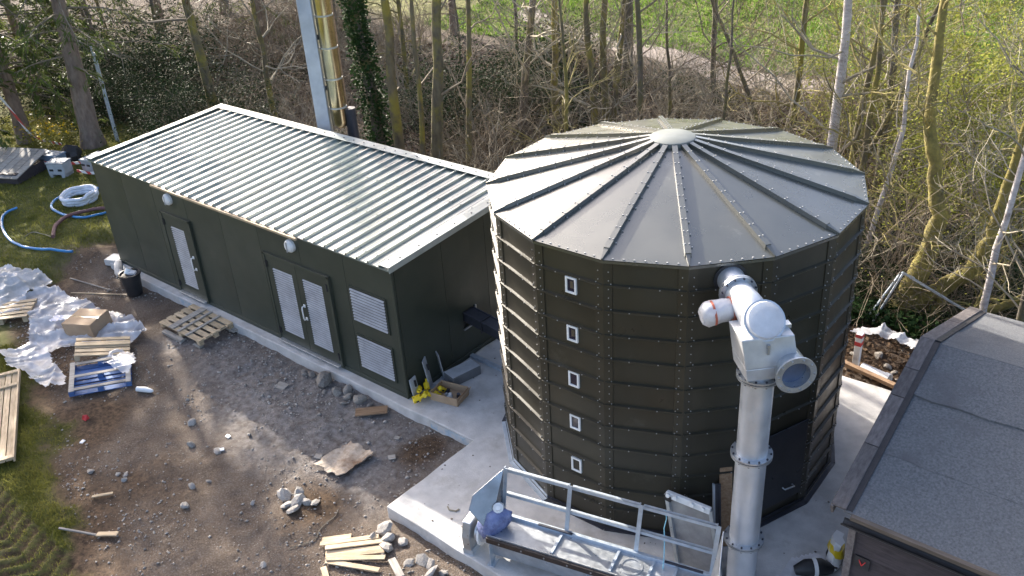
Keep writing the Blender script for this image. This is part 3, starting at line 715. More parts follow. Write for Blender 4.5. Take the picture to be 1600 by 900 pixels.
    for x in (.03, 1.45, 2.9):
        mb = MB(); mb.box((x, -Wt+.04, .24), (.012, .14, .48)); mb.box((x, -Wt+.04, .008), (.1, .16, .016)); mb.build('leg', GALVB, T)
        mb = MB(); mb.box((x, -.05, .24), (.012, .08, .48)); mb.build('leg', GALVB, T)
    for x in (.62, 2.4):
        mb = MB(); mb.box((x+.2, -.03, .56), (.5, .03, .02)); mb.build('hinge_strip', DARKM, T)
    tag(MB().tube([Matrix.Rotation(a, 3, 'Z') @ Vector(p)+Vector((3.591, -1.662, 0)) for p in ((2.28, .165, 1.24), (2.30, .17, 1.10), (2.275, .15, .95), (2.30, .10, .80), (2.33, .0, .60), (2.36, -.14, .535))], .007, 6).build('rope', ROPE), 'thin light blue rope hanging from the top rail of the trough', 'rope')
trough()

def leaning():
    # framed galvanised panel
    b0, b1, t0, t1 = Vector((5.76, -.56, 0)), Vector((6.40, -.52, 0)), Vector((5.45, -.37, .93)), Vector((6.09, -.33, .93))
    b0.z = b1.z = .0
    T = thing('framed_steel_panel', 'grey framed steel panel leaning against the silo behind the trough', 'panel', (0, 0, 0))
    n = (b1-b0).cross(t0-b0).normalized()
    mb = MB(); g = n*.02; mb.hexa([b0-g, b1-g, t1-g, t0-g], [b0, b1, t1, t0]); mb.build('sheet', mat('dull_galvanised', (.27, .26, .26), (.40, .39, .38), rough=.55, metal=.4, scale=4, bump=.05, detail=8), T)
    for p, q in ((b0, t0), (b1, t1)):
        mb = MB(); mb.beam(p+n*.012, q+n*.012, .05, .06, n); mb.build('frame_rail', GALV, T)
    mb = MB(); mb.beam(t0+n*.02, t1+n*.02, .09, .07, n); tr = mb.build('top_rail', WHITEP, T, bevel=.01)
    for k in (.08, .24, .62, .86):
        mb = MB(); p = t0.lerp(t1, k)+n*.06+Vector((0, 0, .02)); mb.tube([p, p+n*.04], .03, 10); mb.build('roller', WHITEP, tr, 40)
    mb = MB(); mb.box(t0.lerp(t1, .06)+n*.05-Vector((0, 0, .05)), (.1, .04, .08)); mb.build('clip', BLACKP, tr)
    tag(MB().beam((6.14, .07, .01), (5.955, .30, 1.16), .17, .03, (.7, -.7, 0)).build('timber_plank', WOODBR), 'brown timber plank leaning on the silo behind the pipe', 'plank')
    T = thing('steel_channel', 'dark steel channel leaning on the silo beside the plank', 'channel', (0, 0, 0))
    mb = MB(); mb.beam((6.17, -.20, .01), (5.955, .08, 1.02), .09, .02, (.7, -.7, 0)); mb.build('web', DARKM, T)
    mb = MB(); mb.beam((6.20, -.20, .01), (5.985, .08, 1.02), .02, .06, (.7, -.7, 0)); mb.build('flange', DARKM, T)
    mb = MB(); mb.beam((6.13, -.23, .01), (5.915, .05, 1.02), .02, .06, (.7, -.7, 0)); mb.build('flange', GALVB, T)
    # duct between building and silo
    T = thing('feed_duct', 'dark grey sloping feed duct running from building wall to silo', 'duct', (0, 0, 0))
    p0, p1 = Vector((-.3, 1.75, .89)), Vector((1.75, 1.70, .66)); mb = MB(); mb.beam(p0, p1, .24, .20); d = mb.build('duct_body', DARKM, T, bevel=.01)
    for s in (-.13, .13):
        mb = MB(); o = Vector((0, s, .105)); mb.beam(p0+o, p1+o, .03, .02); mb.build('duct_rail', DARKM, T)
    for k in (.35, .62, .9):
        q = p0.lerp(p1, k); mb = MB(); mb.box(q, (.02, .30, .26)); mb.build('duct_joint', DARKM, T)
    tag(MB().beam((.02, 1.66, .025), (1.36, 1.60, .025), .09, .05).build('steel_bar', GALVB), 'blue grey steel channel lying on concrete between building and silo', 'bar')
    tag(MB().tube([(.06, 1.62, .012), (.04, 2.0, .012), (.10, 2.9, .012)], .012, 6).build('cable', GALV), 'thin pale cable along the foot of the building end wall', 'cable')
    tag(MB().beam((1.15, 2.6, .02), (1.05, 2.45, 1.75), .15, .03, (1, 0, 0)).build('timber_board', WOODBR), 'brown board standing in the gap between building and silo', 'board')
leaning()

# ------------------------------------------------------------------ flue and mast behind the building
def flue():
    x, y = -6.33, 4.05
    z0 = hz(x, y, False)
    T = thing('flue_mast', 'tall pale galvanised mast standing behind the building beside the flue', 'mast', (x, y, z0))
    mb = MB(); mb.box((0, 0, 4.8), (.30, .30, 9.6), rz=R(41)); mb.build('post', mat('mast_paint', (.44, .48, .55), (.52, .56, .63), rough=.45, metal=.3, scale=2, bump=.02), T, bevel=.015)
    mb = MB(); mb.box((0, 0, .02), (.5, .5, .04), rz=R(41)); mb.build('base_plate', GALV, T)
    rtv = Vector((.754, .657, 0))
    for z in (3.6, 4.75, 5.9, 7.6):
        p = rtv*.16; mb = MB(); mb.box((p.x, p.y, z-z0), (.14, .05, .10), rz=R(41)); mb.build('bracket', DARKM, T)
    fx, fy = x+.754*.37, y+.657*.37
    F = thing('stainless_flue', 'shiny stainless steel flue pipe with painted gold reflection strapped to the mast', 'flue', (fx, fy, z0))
    mb = MB(); mb.tube([(0, 0, 2.86), (0, 0, 2.92), (0, 0, 3.0), (0, 0, 9.6)], [.10, .16, .19, .19], 32); mb.build('flue_pipe', STAIN, F, 50)
    for z in (3.35, 4.02, 4.72, 5.42, 6.12, 7.6):
        mb = MB(); mb.ring((0, 0, z-.015), (0, 0, z+.015), .185, .202, 32); mb.build('strap', GALV, F, 40)
    mb = MB(); mb.tube([(.12, .16, 2.3), (.12, .17, 3.4), (.13, .18, 9.0)], .012, 6); mb.build('cable', WOODBR, F)
    mb = MB(); mb.tube([(.19, .17, 0), (.19, .17, 3.3)], .13, 20); mb.build('lower_duct', DARKM, F, 40)
flue()

# ------------------------------------------------------------------ shed with felt roof
def shed():
    X0, X1 = 7.72, 16.0; Y0, Y1, YR = -.60, 4.65, 2.03; ZE, ZR = 2.05, 2.90
    T = thing('felt_roof_shed', 'black timber shed with grey felt gable roof at the right edge', 'shed', (X0, Y0, 0))
    M = Matrix.Translation((-X0, -Y0, 0))
    wy0, wy1, wx0 = Y0+.16, Y1-.16, X0+.20
    sl_ = (ZR-ZE)/(YR-Y0); th = math.atan(sl_)
    # wall boards on the side facing the camera, and the gable end
    zt = ZE-.10; nb = 14
    for i in range(nb):
        z = .02+i*zt/nb; mb = MB(M); mb.box(((wx0+X1)/2, wy0-.012+.0, z+zt/nb/2), (X1-wx0, .024, zt/nb+.012), rx=R(-4)); mb.build('cladding_board', CLAD, T)
    mb = MB(M); mb.hexa([(wx0+.03, wy0+.02, .0), (X1, wy0+.02, .0), (X1, wy1, .0), (wx0+.03, wy1, .0)], [(wx0+.03, wy0+.02, zt), (X1, wy0+.02, zt), (X1, wy1, zt), (wx0+.03, wy1, zt)]); mb.build('shed_wall', CLAD, T)
    for i in range(20):
        z0 = .02+i*.14; z1 = z0+.15
        if z0 > 2.65: break
        def yl(z): return wy0 if z < zt else wy0+(z-zt)/sl_
        a = max(wy0, yl(z1)); b = Y0+Y1-a
        if b-a < .1: break
        mb = MB(M); mb.box((wx0+.01, (a+b)/2, (z0+z1)/2), (.024, b-a, z1-z0), ry=R(-4)); mb.build('cladding_board', CLAD, T)
    mb = MB(M); mb.box((wx0, wy0-.015, 1.0), (.08, .08, 1.95)); mb.build('corner_post', BARGE, T)
    # roof deck, felt strips lapped down each slope
    rl = math.hypot(YR-Y0, ZR-ZE)
    for s, ya in ((1, Y0), (-1, Y1)):
        n = 3; lens = [0, .36, .70, 1.0]
        for k in range(n):
            q0, q1 = lens[k]-(.03 if k else 0), lens[k+1]
            def pt(q, dz): return (ya+s*q*(YR-Y0), ZE+q*(ZR-ZE)+dz)
            rr = random.Random(k*7+s); segs = 26
            mb = MB(M); e = .018-.005*0
            up_, dn_ = [], []
            lift0, lift1 = .004+.010*(k % 2 == 0), .004+.010*(k % 2 == 0)
            vs_ = []; fs_ = []
            for j in range(segs+1):
                x = X0+.10+(X1-X0-.10)*j/segs; wv = rr.uniform(-.006, .006) if k else 0
                for q, dz in ((q0+wv, lift0+.012+.004*k), (q1, lift1+.004*k), (q1, lift1+.004*k-.03), (q0+wv, lift0-.012)):
                    yy, zz = pt(q, dz); vs_.append((x, yy, zz))
            for j in range(segs):
                for a_ in range(4):
                    b_ = (a_+1) % 4; f = (j*4+a_, j*4+b_, j*4+4+b_, j*4+4+a_); fs_.append(f if s < 0 else f[::-1])
            fs_ += [(0, 1, 2, 3), (segs*4+3, segs*4+2, segs*4+1, segs*4)]
            mb.add(vs_, fs_); mb.build('felt_strip', FELT, T)
        # barge boards in lengths
        cuts = [0, .34, .63, .8, 1.0] if s > 0 else [0, .5, 1.0]
        for k in range(len(cuts)-1):
            a, b = cuts[k]+.002, cuts[k+1]-.002
            mb = MB(M); mb.beam((X0+.04, ya+s*a*(YR-Y0), ZE+a*(ZR-ZE)+.035), (X0+.04, ya+s*b*(YR-Y0), ZE+b*(ZR-ZE)+.035), .17, .035); mb.build('barge_board', BARGE, T, bevel=.006)
            mb = MB(M); mb.beam((X0-.03, ya+s*a*(YR-Y0), ZE+a*(ZR-ZE)-.03), (X0-.03, ya+s*b*(YR-Y0), ZE+b*(ZR-ZE)-.03), .03, .14); mb.build('barge_fascia', BARGE, T)
        mb = MB(M); mb.beam((X0+.16, ya+s*.02, ZE+.03), (X0+.16, YR-s*.02, ZR+.03), .07, .020); mb.build('tar_line', mat('tar', (.025, .022, .024), rough=.6, scale=8), T)
    mb = MB(M); mb.box(((X0+X1)/2+.1, Y0-.03, ZE+.002), (X1-X0-.2, .06, .05)); mb.build('eaves_board', mat('eaves_brown', (.10, .078, .06), (.15, .12, .095), rough=.8, scale=3, stretch=(1, 8, 8)), T)
    mb = MB(M); mb.box(((X0+X1)/2+.15, Y0+.06, ZE-.10), (X1-X0-.2, .05, .12)); mb.build('fascia', BARGE, T)
    # half round gutter
    mb = MB(M); vs_ = []; fs_ = []; k = 8
    for x in (X0+.12, X1):
        for j in range(k+1): a = PI+PI*j/k; vs_.append((x, Y0-.045+.06*math.cos(a), ZE-.075+.06*math.sin(a)))
        for j in range(k+1): a = PI+PI*j/k; vs_.append((x, Y0-.045+.052*math.cos(a), ZE-.075+.052*math.sin(a)))
    n = 2*(k+1)
    for j in range(k): fs_ += [(j, j+1, n+j+1, n+j), (k+1+j+1, k+1+j, n+k+1+j, n+k+2+j)]
    mb.add(vs_, fs_); mb.build('gutter', BLACKP, T)
    # small black sign with red arrow mark
    mb = MB(M); mb.box((wx0+.16, wy0-.045, 1.32), (.17, .012, .17)); s_ = mb.build('small_sign', BLACKP, T); s_['label'] = 'small black sign with a red arrow mark'
    mb = MB(M); mb.beam((wx0+.13, wy0-.055, 1.36), (wx0+.165, wy0-.055, 1.29), .008, .02, (0, 1, 0)); mb.beam((wx0+.20, wy0-.055, 1.36), (wx0+.163, wy0-.055, 1.29), .008, .02, (0, 1, 0)); mb.build('red_mark', RED, s_)
shed()
#PART2
# ------------------------------------------------------------------ loose things on the building site
def board(name, label, p0, p1, wd, th, m, cat='plank', group=None, dz=0, tilt=0):
    x0, y0 = p0; x1, y1 = p1; L_ = math.hypot(x1-x0, y1-y0)
    za, zb = hz(x0, y0)+th/2+.012+dz, hz(x1, y1)+th/2+.012+dz
    o = bpy.data.objects.new(name, MB().box((0, 0, 0), (L_, wd, th)).mesh(name, m)); COL.objects.link(o)
    o.location = ((x0+x1)/2, (y0+y1)/2, (za+zb)/2+.008); o.rotation_euler = (tilt, -math.atan2(zb-za, L_), math.atan2(y1-y0, x1-x0))
    md = o.modifiers.new('bevel', 'BEVEL'); md.width = .004
    return tag(o, label, cat, group)
def planks():
    P = [((1.24, -3.08), (1.57, -2.79)), ((1.31, -3.17), (1.92, -2.56)), ((1.44, -3.18), (2.04, -2.58)), ((1.5, -3.23), (2.12, -2.65)), ((1.56, -3.28), (2.2, -2.71)), ((1.61, -3.3), (2.31, -2.8)), ((1.62, -3.33), (2.42, -3.02)), ((1.67, -3.42), (1.94, -3.57)), ((2.42, -2.78), (2.79, -2.95))]
    lab = ['shortest offcut at the far edge of the plank pile by the slab corner', 'pale plank second from the far edge of the pile by the slab corner', 'pale plank in the middle of the pile by the slab corner', 'pale plank in the middle of the pile by the slab corner', 'pale plank in the middle of the pile by the slab corner', 'pale plank nearest the slanting one in the pile by the slab corner', 'pale plank slanting away at the near side of the plank pile', 'short board lying crosswise at the near end of the plank pile', 'short pale board alone between plank pile and slab edge']
    for i, (a, b) in enumerate(P):
        board('plank', lab[i], a, b, .085 if i not in (0, 8) else .11, .022, WOOD if i != 8 else WOODG, 'plank', 'planks piled by the slab corner', dz=.01+.012*(i % 3))
planks()
board('plank', 'wide brown board lying by stones along the slab edge', (-.62, -.72), (-.22, -.32), .22, .025, WOODBR, dz=.02)
board('plank', 'short wooden offcut lying alone on the damp soil near grass', (-2.5, -4.67), (-2.3, -4.42), .06, .02, WOOD)
board('plank', 'small plank end lying across the grass and mud edge', (-1.66, -5.05), (-1.38, -4.86), .09, .025, WOOD, dz=.02)
board('plank', 'thin grey batten lying on the grass edge', (-2.2, -5.36), (-1.66, -5.06), .035, .025, WOODG, dz=.015)
board('plank', 'thin pale stick lying on bare soil pointing at the bucket', (-9.6, -1.35), (-8.25, -.55), .03, .02, WOOD)
board('plank', 'long grey stick lying on soil near the lawn bank left of bucket', (-10.3, -1.0), (-8.9, -.75), .025, .02, WOODG)
board('plank', 'brown timber lying along the back edge of the slab', (5.66, 5.30), (6.70, 5.12), .10, .07, WOODBR, dz=.12)
for i, (x, y, s, rz, lb) in enumerate([(-.33, -1.83, .13, .4, 'small square board beside the warped chipboard sheet'), (.72, -1.14, .12, .9, 'small square board between chipboard and slab edge'), (-2.45, -.92, .22, .2, 'small piece of flat board in the middle of the dirt near vents'), (.45, -.75, .09, .3, 'tiny pale offcut above the chipboard sheet')]):
    mb = MB(); mb.box((0, 0, .01), (s, s*.85, .015)); tag(mb.build('offcut', WOODG, loc=(x, y, hz(x, y)+.01), rot=(.05, .04, rz)), lb, 'offcut')
def osb():
    P = [(-.16, -2.02), (.42, -2.03), (.46, -1.28), (-.14, -1.28)]; n = 10; v = []; f = []
    rr = random.Random(4)
    for j in range(n+1):
        for i in range(n+1):
            a, b = i/n, j/n
            x = (P[0][0]*(1-a)+P[1][0]*a)*(1-b)+(P[3][0]*(1-a)+P[2][0]*a)*b; y = (P[0][1]*(1-a)+P[1][1]*a)*(1-b)+(P[3][1]*(1-a)+P[2][1]*a)*b
            e = .03 if i in (0, n) or j in (0, n) else 0
            v.append((x+rr.uniform(-e, e), y+rr.uniform(-e, e), hz(x, y, False)+.045+.10*max(0, a-.55)**1.3+.015*math.sin(a*9+b*5)))
    for j in range(n):
        for i in range(n): q = j*(n+1)+i; f.append((q, q+1, q+n+2, q+n+1))
    me = bpy.data.meshes.new('chipboard_sheet'); me.from_pydata(v, [], f); me.materials.append(OSB)
    o = ob('chipboard_sheet', me); md = o.modifiers.new('thick', 'SOLIDIFY'); md.thickness = .018
    tag(o, 'warped stained chipboard sheet lying on the dirt', 'board')
osb()

def stone_mesh(seed, m, name='stone', rough=.25):
    rr = random.Random(seed); mb = MB(); n, k = 9, 6; vs_ = []; fs_ = []
    offs = [(Vector((rr.gauss(0, 1), rr.gauss(0, 1), rr.gauss(0, 1))).normalized(), rr.uniform(.42, .9)) for _ in range(13)]
    for i in range(k+1):
        ph = PI*i/k
        for j in range(n):
            t = 2*PI*j/n; d = Vector((math.sin(ph)*math.cos(t), math.sin(ph)*math.sin(t), math.cos(ph)))
            r_ = 1.0
            for o_, c in offs:
                q = d.dot(o_)
                if q > 0: r_ = min(r_, c/q)
            vs_.append(d*r_*(1+rr.uniform(-.03, .03)))
    for i in range(k):
        for j in range(n): fs_.append((i*n+j, (i+1)*n+j, (i+1)*n+(j+1) % n, i*n+(j+1) % n))
    mb.add(vs_, fs_); return mb.mesh(name, m, 22)
SM = [stone_mesh(i, STONE) for i in range(6)]; RM = [stone_mesh(i+20, RUBBLE) for i in range(4)]
def stone(x, y, s, label, group=None, m=None, flat=.65, i=0, name='stone', z=None):
    o = ob(name, m or SM[i % 6], None, (x, y, (hz(x, y) if z is None else z)+s*flat*.45), (.5*math.sin(i*2.1+x*5), .5*math.sin(i*3.7+y*4), i*1.3+x*7), (s*1.25, s*.95, s*flat*1.2)); return tag(o, label, 'stone', group)
EDGE = [(-1.86, -.42, .21), (-1.42, -.48, .13), (-1.25, -.34, .11), (-1.10, -.45, .10), (-.86, -.42, .13), (-1.05, -.62, .07), (-2.25, -.36, .09), (-2.5, -.36, .07), (-.6, -.40, .07), (-.45, -.45, .06), (-2.38, -.42, .06), (-1.6, -.6, .06)]
stone(*EDGE[0], 'largest brown boulder among the stones along the slab edge', 'stones along the slab edge', i=2)
for i, e in enumerate(EDGE[1:]): stone(*e, 'rough stone in the row along the slab edge under the vents', 'stones along the slab edge', i=i)
CORN = [(1.86, -2.42, .15), (2.02, -2.50, .13), (2.12, -2.62, .14), (1.84, -2.62, .10), (2.28, -2.42, .09), (2.2, -2.78, .06)]
for i, e in enumerate(CORN): stone(*e, 'broken rock heaped below the slab corner', 'rocks by the slab corner', i=i+3, m=RM[i % 4])
RUB = [(.02, -2.78, .14), (.18, -2.66, .12), (.30, -2.78, .13), (.42, -2.68, .12), (.38, -2.90, .12), (.18, -2.92, .12), (.52, -2.60, .10)]
for i, e in enumerate(RUB): stone(*e, 'grey rubble lump in the small heap on the open dirt', 'rubble heap on the dirt', i=i, m=RM[i % 4], name='rubble_lump', flat=.5)
LUM = [(2.75, -2.52, .13), (2.92, -2.50, .12), (3.03, -2.62, .12), (3.16, -2.50, .10), (2.66, -2.66, .09)]
for i, e in enumerate(LUM): stone(*e, 'pale mortar lump lying at the foot of the slab front', 'mortar lumps at slab foot', i=i+2, m=RM[i % 4], name='mortar_lump', flat=.45)
SC = [(-2.91, -2.58, .09), (-2.34, -2.94, .08), (-1.83, -2.77, .10), (-1.43, -3.54, .09), (-1.16, -3.86, .08), (-3.13, -4.36, .08), (-2.61, -4.03, .06), (-2.48, -4.12, .06), (-2.70, -4.12, .05), (-1.75, -2.17, .05), (-1.3, -3.3, .05), (-3.6, -2.2, .05), (.9, -3.9, .06), (-.3, -3.2, .05)]
for i, e in enumerate(SC): stone(*e, 'single fist-sized stone scattered on the open dirt', 'stones scattered on the dirt', i=i, m=RM[i % 4])
for i, e in enumerate([(6.1, 6.1, .12), (6.72, 6.0, .13), (6.35, 5.8, .08), (5.7, 5.9, .07), (6.5, 5.7, .07)]): stone(*e, 'stone in the dug earth behind the slab', 'stones behind the slab', i=i)

# pallets
def pallet(label, loc, rot, L_, W_, nb, wm, dm=None, bot=True, bw=None, extra=None, name='pallet'):
    T = thing(name, label, 'pallet', loc, rot=rot); dm = dm or wm; bw = bw or W_/nb*.74
    rr = random.Random(int(L_*100+nb))
    for i in range(nb):
        y = -W_/2+bw/2+(W_-bw)*i/(nb-1); MB().box((rr.uniform(-.01, .01), y, .135), (L_, bw*rr.uniform(.92, 1.05), .02)).build('deck_board', dm, T, bevel=.003)
    for x in (-L_/2+.05, 0, L_/2-.05):
        MB().box((x, 0, .113), (.10, W_, .02)).build('bearer', wm, T, bevel=.003)
        for y in (-W_/2+.06, 0, W_/2-.06): MB().box((x, y, .06), (.10, .10, .084)).build('block', wm, T, bevel=.003)
        if bot: MB().box((x, 0, .01), (.09, W_, .018)).build('bottom_board', wm, T)
    if extra: extra(T)
    return T
def ex1(T):
    for x, w_ in ((-.28, .17), (-.02, .07), (.28, .07)): MB().box((x, 0, .157), (w_, .86, .02), rz=R(3)).build('loose_batten', WOODG, T, bevel=.003)
    MB().box((.62, -.38, .0), (.18, .09, .07)).build('support_block', WOODG, T); MB().box((-.2, -.46, -.01), (.7, .10, .06)).build('support_block', WOODG, T); MB().box((.70, .38, .0), (.26, .14, .05)).build('support_block', WOODG, T)
z = hz(-5.6, -.55, False)
pallet('pale pallet with three grey battens on top beside the building slab', (-5.62, -.62, z+.06), (R(2), R(-1), R(0)), 1.45, .84, 5, WOOD, bot=False, extra=ex1)
def blue():
    z = hz(-5.55, -2.8, False)
    T = thing('pallet', 'upturned blue pallet with grey perimeter boards beside plastic sheeting', 'pallet', (-5.62, -2.78, z+.05), rot=(R(3), R(4), R(60)))
    L_, W_ = 1.10, .98
    for i in range(6): MB().box((0, -W_/2+.07+(W_-.14)*i/5, .015), (L_, .135 if i != 2 else .09, .02)).build('deck_board', WOODB, T, bevel=.003)
    for x in (-L_/2+.05, 0, L_/2-.05):
        for y in (-W_/2+.06, 0, W_/2-.06): MB().box((x, y, .068), (.10, .12, .085)).build('block', WOODB, T)
    for y in (-W_/2+.06, 0, W_/2-.06): MB().box((0, y, .122), (L_-.18, .08, .018)).build('frame_board', WOODG, T, bevel=.003)
    for x in (-L_/2+.05, L_/2-.05): MB().box((x, 0, .124), (.09, W_, .02)).build('frame_board', WOODG, T, bevel=.003)
blue()
z = hz(-6.4, -2.5, False)
def ex2(T): MB().box((0, .05, .158), (1.02, .08, .022)).build('top_rail', WOOD, T)
pallet('pale yellow pallet tilted against the blue pallet by the plastic', (-6.35, -2.32, z+.12), (R(5), R(12), R(58)), 1.0, .62, 5, WOOD, extra=ex2)
z = hz(-9.6, -2.7, False)
pallet('pale pallet half hidden under plastic sheeting at left edge', (-9.75, -2.72, z+.03), (0, 0, R(48)), 1.1, .8, 5, WOOD)
def lid():
    x0, y0, x1, y1 = -7.10, -3.88, -4.42, -5.23; L_ = math.hypot(x1-x0, y1-y0)
    T = thing('timber_crate_lid', 'long pale timber crate panel on the grass at the left edge', 'crate lid', ((x0+x1)/2, (y0+y1)/2, hz(-5.7, -4.6)+.03), rot=(0, 0, math.atan2(y1-y0, x1-x0)))
    for i in range(4): MB().box((0, -.17+.115*i-.03, .06), (L_, .10, .02)).build('long_board', WOOD, T, bevel=.003)
    for x in (-L_/2+.05, -L_/2+.55, L_/2-.05): MB().box((x, -.03, .09), (.09, .50, .035)).build('cross_batten', WOOD, T, bevel=.003)
    for y in (-.26, .215): MB().box((0, y, .06), (L_, .03, .09)).build('side_board', WOOD, T, bevel=.003)
lid()

# cardboard boxes
def cbox(label, loc, rot, sx, sy, sz, openlid=False):
    T = thing('cardboard_box', label, 'box', loc, rot=rot); t = .008
    if not openlid:
        MB().box((0, 0, sz/2), (sx, sy, sz)).build('carton', CARD, T, bevel=.012)
        MB().box((0, 0, sz+.001), (sx*.98, .05, .003)).build('packing_tape', mat('parcel_tape', (.30, .20, .10), rough=.3, scale=5), T)
        MB().box((0, -sy/4-.01, sz+.004), (sx*.98, sy/2-.03, .004)).build('flap', CARD, T); MB().box((0, sy/4+.01, sz+.004), (sx*.98, sy/2-.03, .004)).build('flap', CARD, T)
    else:
        MB().box((0, 0, t/2), (sx, sy, t)).build('bottom', CARD, T)
        for x in (-1, 1): MB().box((x*sx/2, 0, sz/2), (t, sy, sz)).build('side', CARD, T)
        for y in (-1, 1): MB().box((0, y*sy/2, sz/2), (sx-.01, t, sz)).build('side', CARD, T)
        MB().box((sx/2+.03, .02, sz*.8), (t, sy*.9, .14), ry=R(28)).build('flap', CARD, T)
    return T
z = hz(-7.4, -2.0, False)
cbox('closed brown cardboard box sitting on the plastic sheeting', (-7.45, -2.0, z+.06), (R(3), R(-4), R(22)), .74, .60, .36)
cbox('open shallow cardboard box of fittings on the slab', (.58, .46, .003), (0, 0, R(12)), .55, .40, .16, True)
rr = random.Random(2)
for i in range(7):
    x, y = .58+rr.uniform(-.14, .14), .46+rr.uniform(-.09, .09)
    tag(MB().tube([(0, 0, 0), (.03, .02, .05+.02*(i % 3))], [.04, .03], 8).build('pipe_fitting', [GREYB, DARKM, WHITEP, BLUEG][i % 4], loc=(x, y, .015), rot=(rr.uniform(-.6, .6), 0, i)), 'small pipe fitting inside the open cardboard box', 'fitting', 'fittings in the open box')
# sheet metal box by the wall
T = thing('metal_cover_box', 'shiny folded sheet metal cover lying beside the building end wall', 'cover', (.36, 1.05, .002), R(78))
MB().box((0, 0, .09), (.62, .30, .18)).build('cover_body', mat('dull_grey_metal', (.22, .23, .24), rough=.5, metal=.4, scale=4), T, bevel=.006)
MB().box((0, 0, .187), (.60, .28, .01)).build('cover_top', mat('sky_sheen_sheet', (.70, .73, .77), rough=.42, metal=.5, scale=3, bump=.01), T)  # lighter top: sky reflection put into the metal colour
# brackets
for i, (x, y, h_, r_) in enumerate([(.07, .12, .40, 10), (.08, .46, .62, 30), (.07, .80, .58, 60)]):
    T = thing('steel_bracket', ['lowest grey steel bracket leaning at the building corner', 'middle grey slotted bracket leaning on the building end wall', 'grey angled bracket leaning nearest the metal cover'][i], 'bracket', (x, y, 0), R(r_))
    MB().box((0, 0, h_/2), (.02, .18, h_), ry=R(-8)).build('plate', GREYB, T, bevel=.003); MB().box((.06, 0, .01), (.14, .18, .016)).build('foot', GREYB, T)
    MB().box((.016-.0, .02, h_*.7), (.03, .03, .12), ry=R(-8)).build('slot', BLACKP, T)
YP = [(.16, .06), (.25, -.02), (.30, .10), (.22, .22), (.34, .20), (.14, .20), (.30, .34), (.37, .44), (.12, .32)]
for i, (x, y) in enumerate(YP):
    T = thing('yellow_clamp', 'bright yellow plastic clamp in the heap at the building corner', 'clamp', (x, y, .012+.05*(i % 3)), rot=(R(20*(i % 3)), R(-30+25*(i % 4)), i*1.1), group='yellow clamps at the building corner')
    MB().box((0, 0, .045), (.14, .085, .075)).build('body', YELLOW, T, bevel=.014); MB().box((0, -.045, .05), (.05, .012, .035)).build('slot', BLACKP, T); MB().tube([(.06, 0, .06), (.13, 0, .075)], .022, 8).build('spigot', YELLOW, T)
# bucket
z = hz(-8.3, -.42, False)
T = thing('rubbish_bucket', 'black plastic bucket full of rubbish beside the building slab', 'bucket', (-8.28, -.50, z))
MB().tube([(0, 0, 0), (0, 0, .50)], [.17, .22], 24).build('pail', BLACKP, T, 40); MB().ring((0, 0, .49), (0, 0, .53), .205, .245, 24).build('rim', BLACKP, T, 40)
MB().tube([(-.06, -.02, .50), (-.05, .05, .60)], .075, 12).build('rubbish_roll', WHITEP, T, 40); MB().box((.08, .04, .54), (.14, .1, .06), rz=.5, rx=.3).build('rubbish_scrap', FILMW, T)
tag(MB().tube([(-9.60, -.10, .0), (-9.25, -.30, -.03), (-8.6, -.36, -.06)], .10, 12).build('concrete_kerb_offcut', CONC, smooth=40), 'round concrete offcut lying against the slab left of the bucket', 'concrete')
MBt = MB(); MBt.box((-9.85, .02, -.02), (.5, .35, .16), rz=.4); tag(MBt.build('concrete_block', CONC, bevel=.02), 'pale concrete block at the far left slab corner', 'concrete')

# hoses and coils on the lawn
def coil(x, y, r_, tr, turns, ry_=1):
    pts = []
    for i in range(int(40*turns)):
        t = 2*PI*i/40; q = r_+.012*math.sin(i*.7)+.02*(i//40); px, py = x+q*math.cos(t), y+q*math.sin(t)*ry_
        pts.append((px, py, hz(px, py)+tr+.01+(i//40)*tr*1.5))
    return pts
def ground_line(P, r_, n=6, lift=0):
    pts = []
    for k in range(len(P)-1):
        p0 = P[max(k-1, 0)]; p1 = P[k]; p2 = P[k+1]; p3 = P[min(k+2, len(P)-1)]
        for j in range(n):
            t = j/n; xy = [.5*((2*p1[d])+(-p0[d]+p2[d])*t+(2*p0[d]-5*p1[d]+4*p2[d]-p3[d])*t*t+(-p0[d]+3*p1[d]-3*p2[d]+p3[d])*t**3) for d in (0, 1)]
            pts.append((xy[0], xy[1], hz(xy[0], xy[1])+r_+.01+lift))
    return pts
tag(MB().tube(coil(-14.1, 1.36, .42, .05, 3.1), .055, 8).build('white_pipe_coil', WCOIL, smooth=60), 'coil of white pipe lying on the lawn inside the blue loop', 'pipe coil')
tag(MB().tube(ground_line([(-12.55, 1.30), (-12.8, .75), (-13.4, .60), (-14.2, .60), (-14.7, .9), (-14.85, 1.4), (-14.6, 1.9), (-13.9, 2.2), (-13.1, 2.0), (-12.9, 1.5)], .03), .035, 8).build('blue_water_pipe', BLUEP, smooth=60), 'blue water pipe looped around the white coil', 'pipe')
tag(MB().tube(ground_line([(-15.1, .05), (-14.95, -.35), (-14.2, -.75), (-13.0, -1.06), (-11.9, -.93), (-11.0, -.38)], .03, lift=.02), .035, 8).build('blue_water_pipe', BLUEP, smooth=60), 'long blue water pipe curving across the lawn to the dirt bank', 'pipe')
tag(MB().tube(ground_line([(-12.2, -.36), (-12.8, .02), (-13.15, .55), (-12.9, 1.2), (-12.3, 1.7)], .05, lift=.03), .05, 8).build('maroon_hose', HOSE, smooth=60), 'maroon corrugated hose arching from the white coil to the bank', 'hose')
tag(MB().tube(ground_line([(-12.3, -.32), (-13.1, -.45), (-13.0, -.75)], .01), .012, 6).build('thin_wire', TWIGP, smooth=60), 'thin tan wire on the lawn at the end of the maroon hose', 'wire')
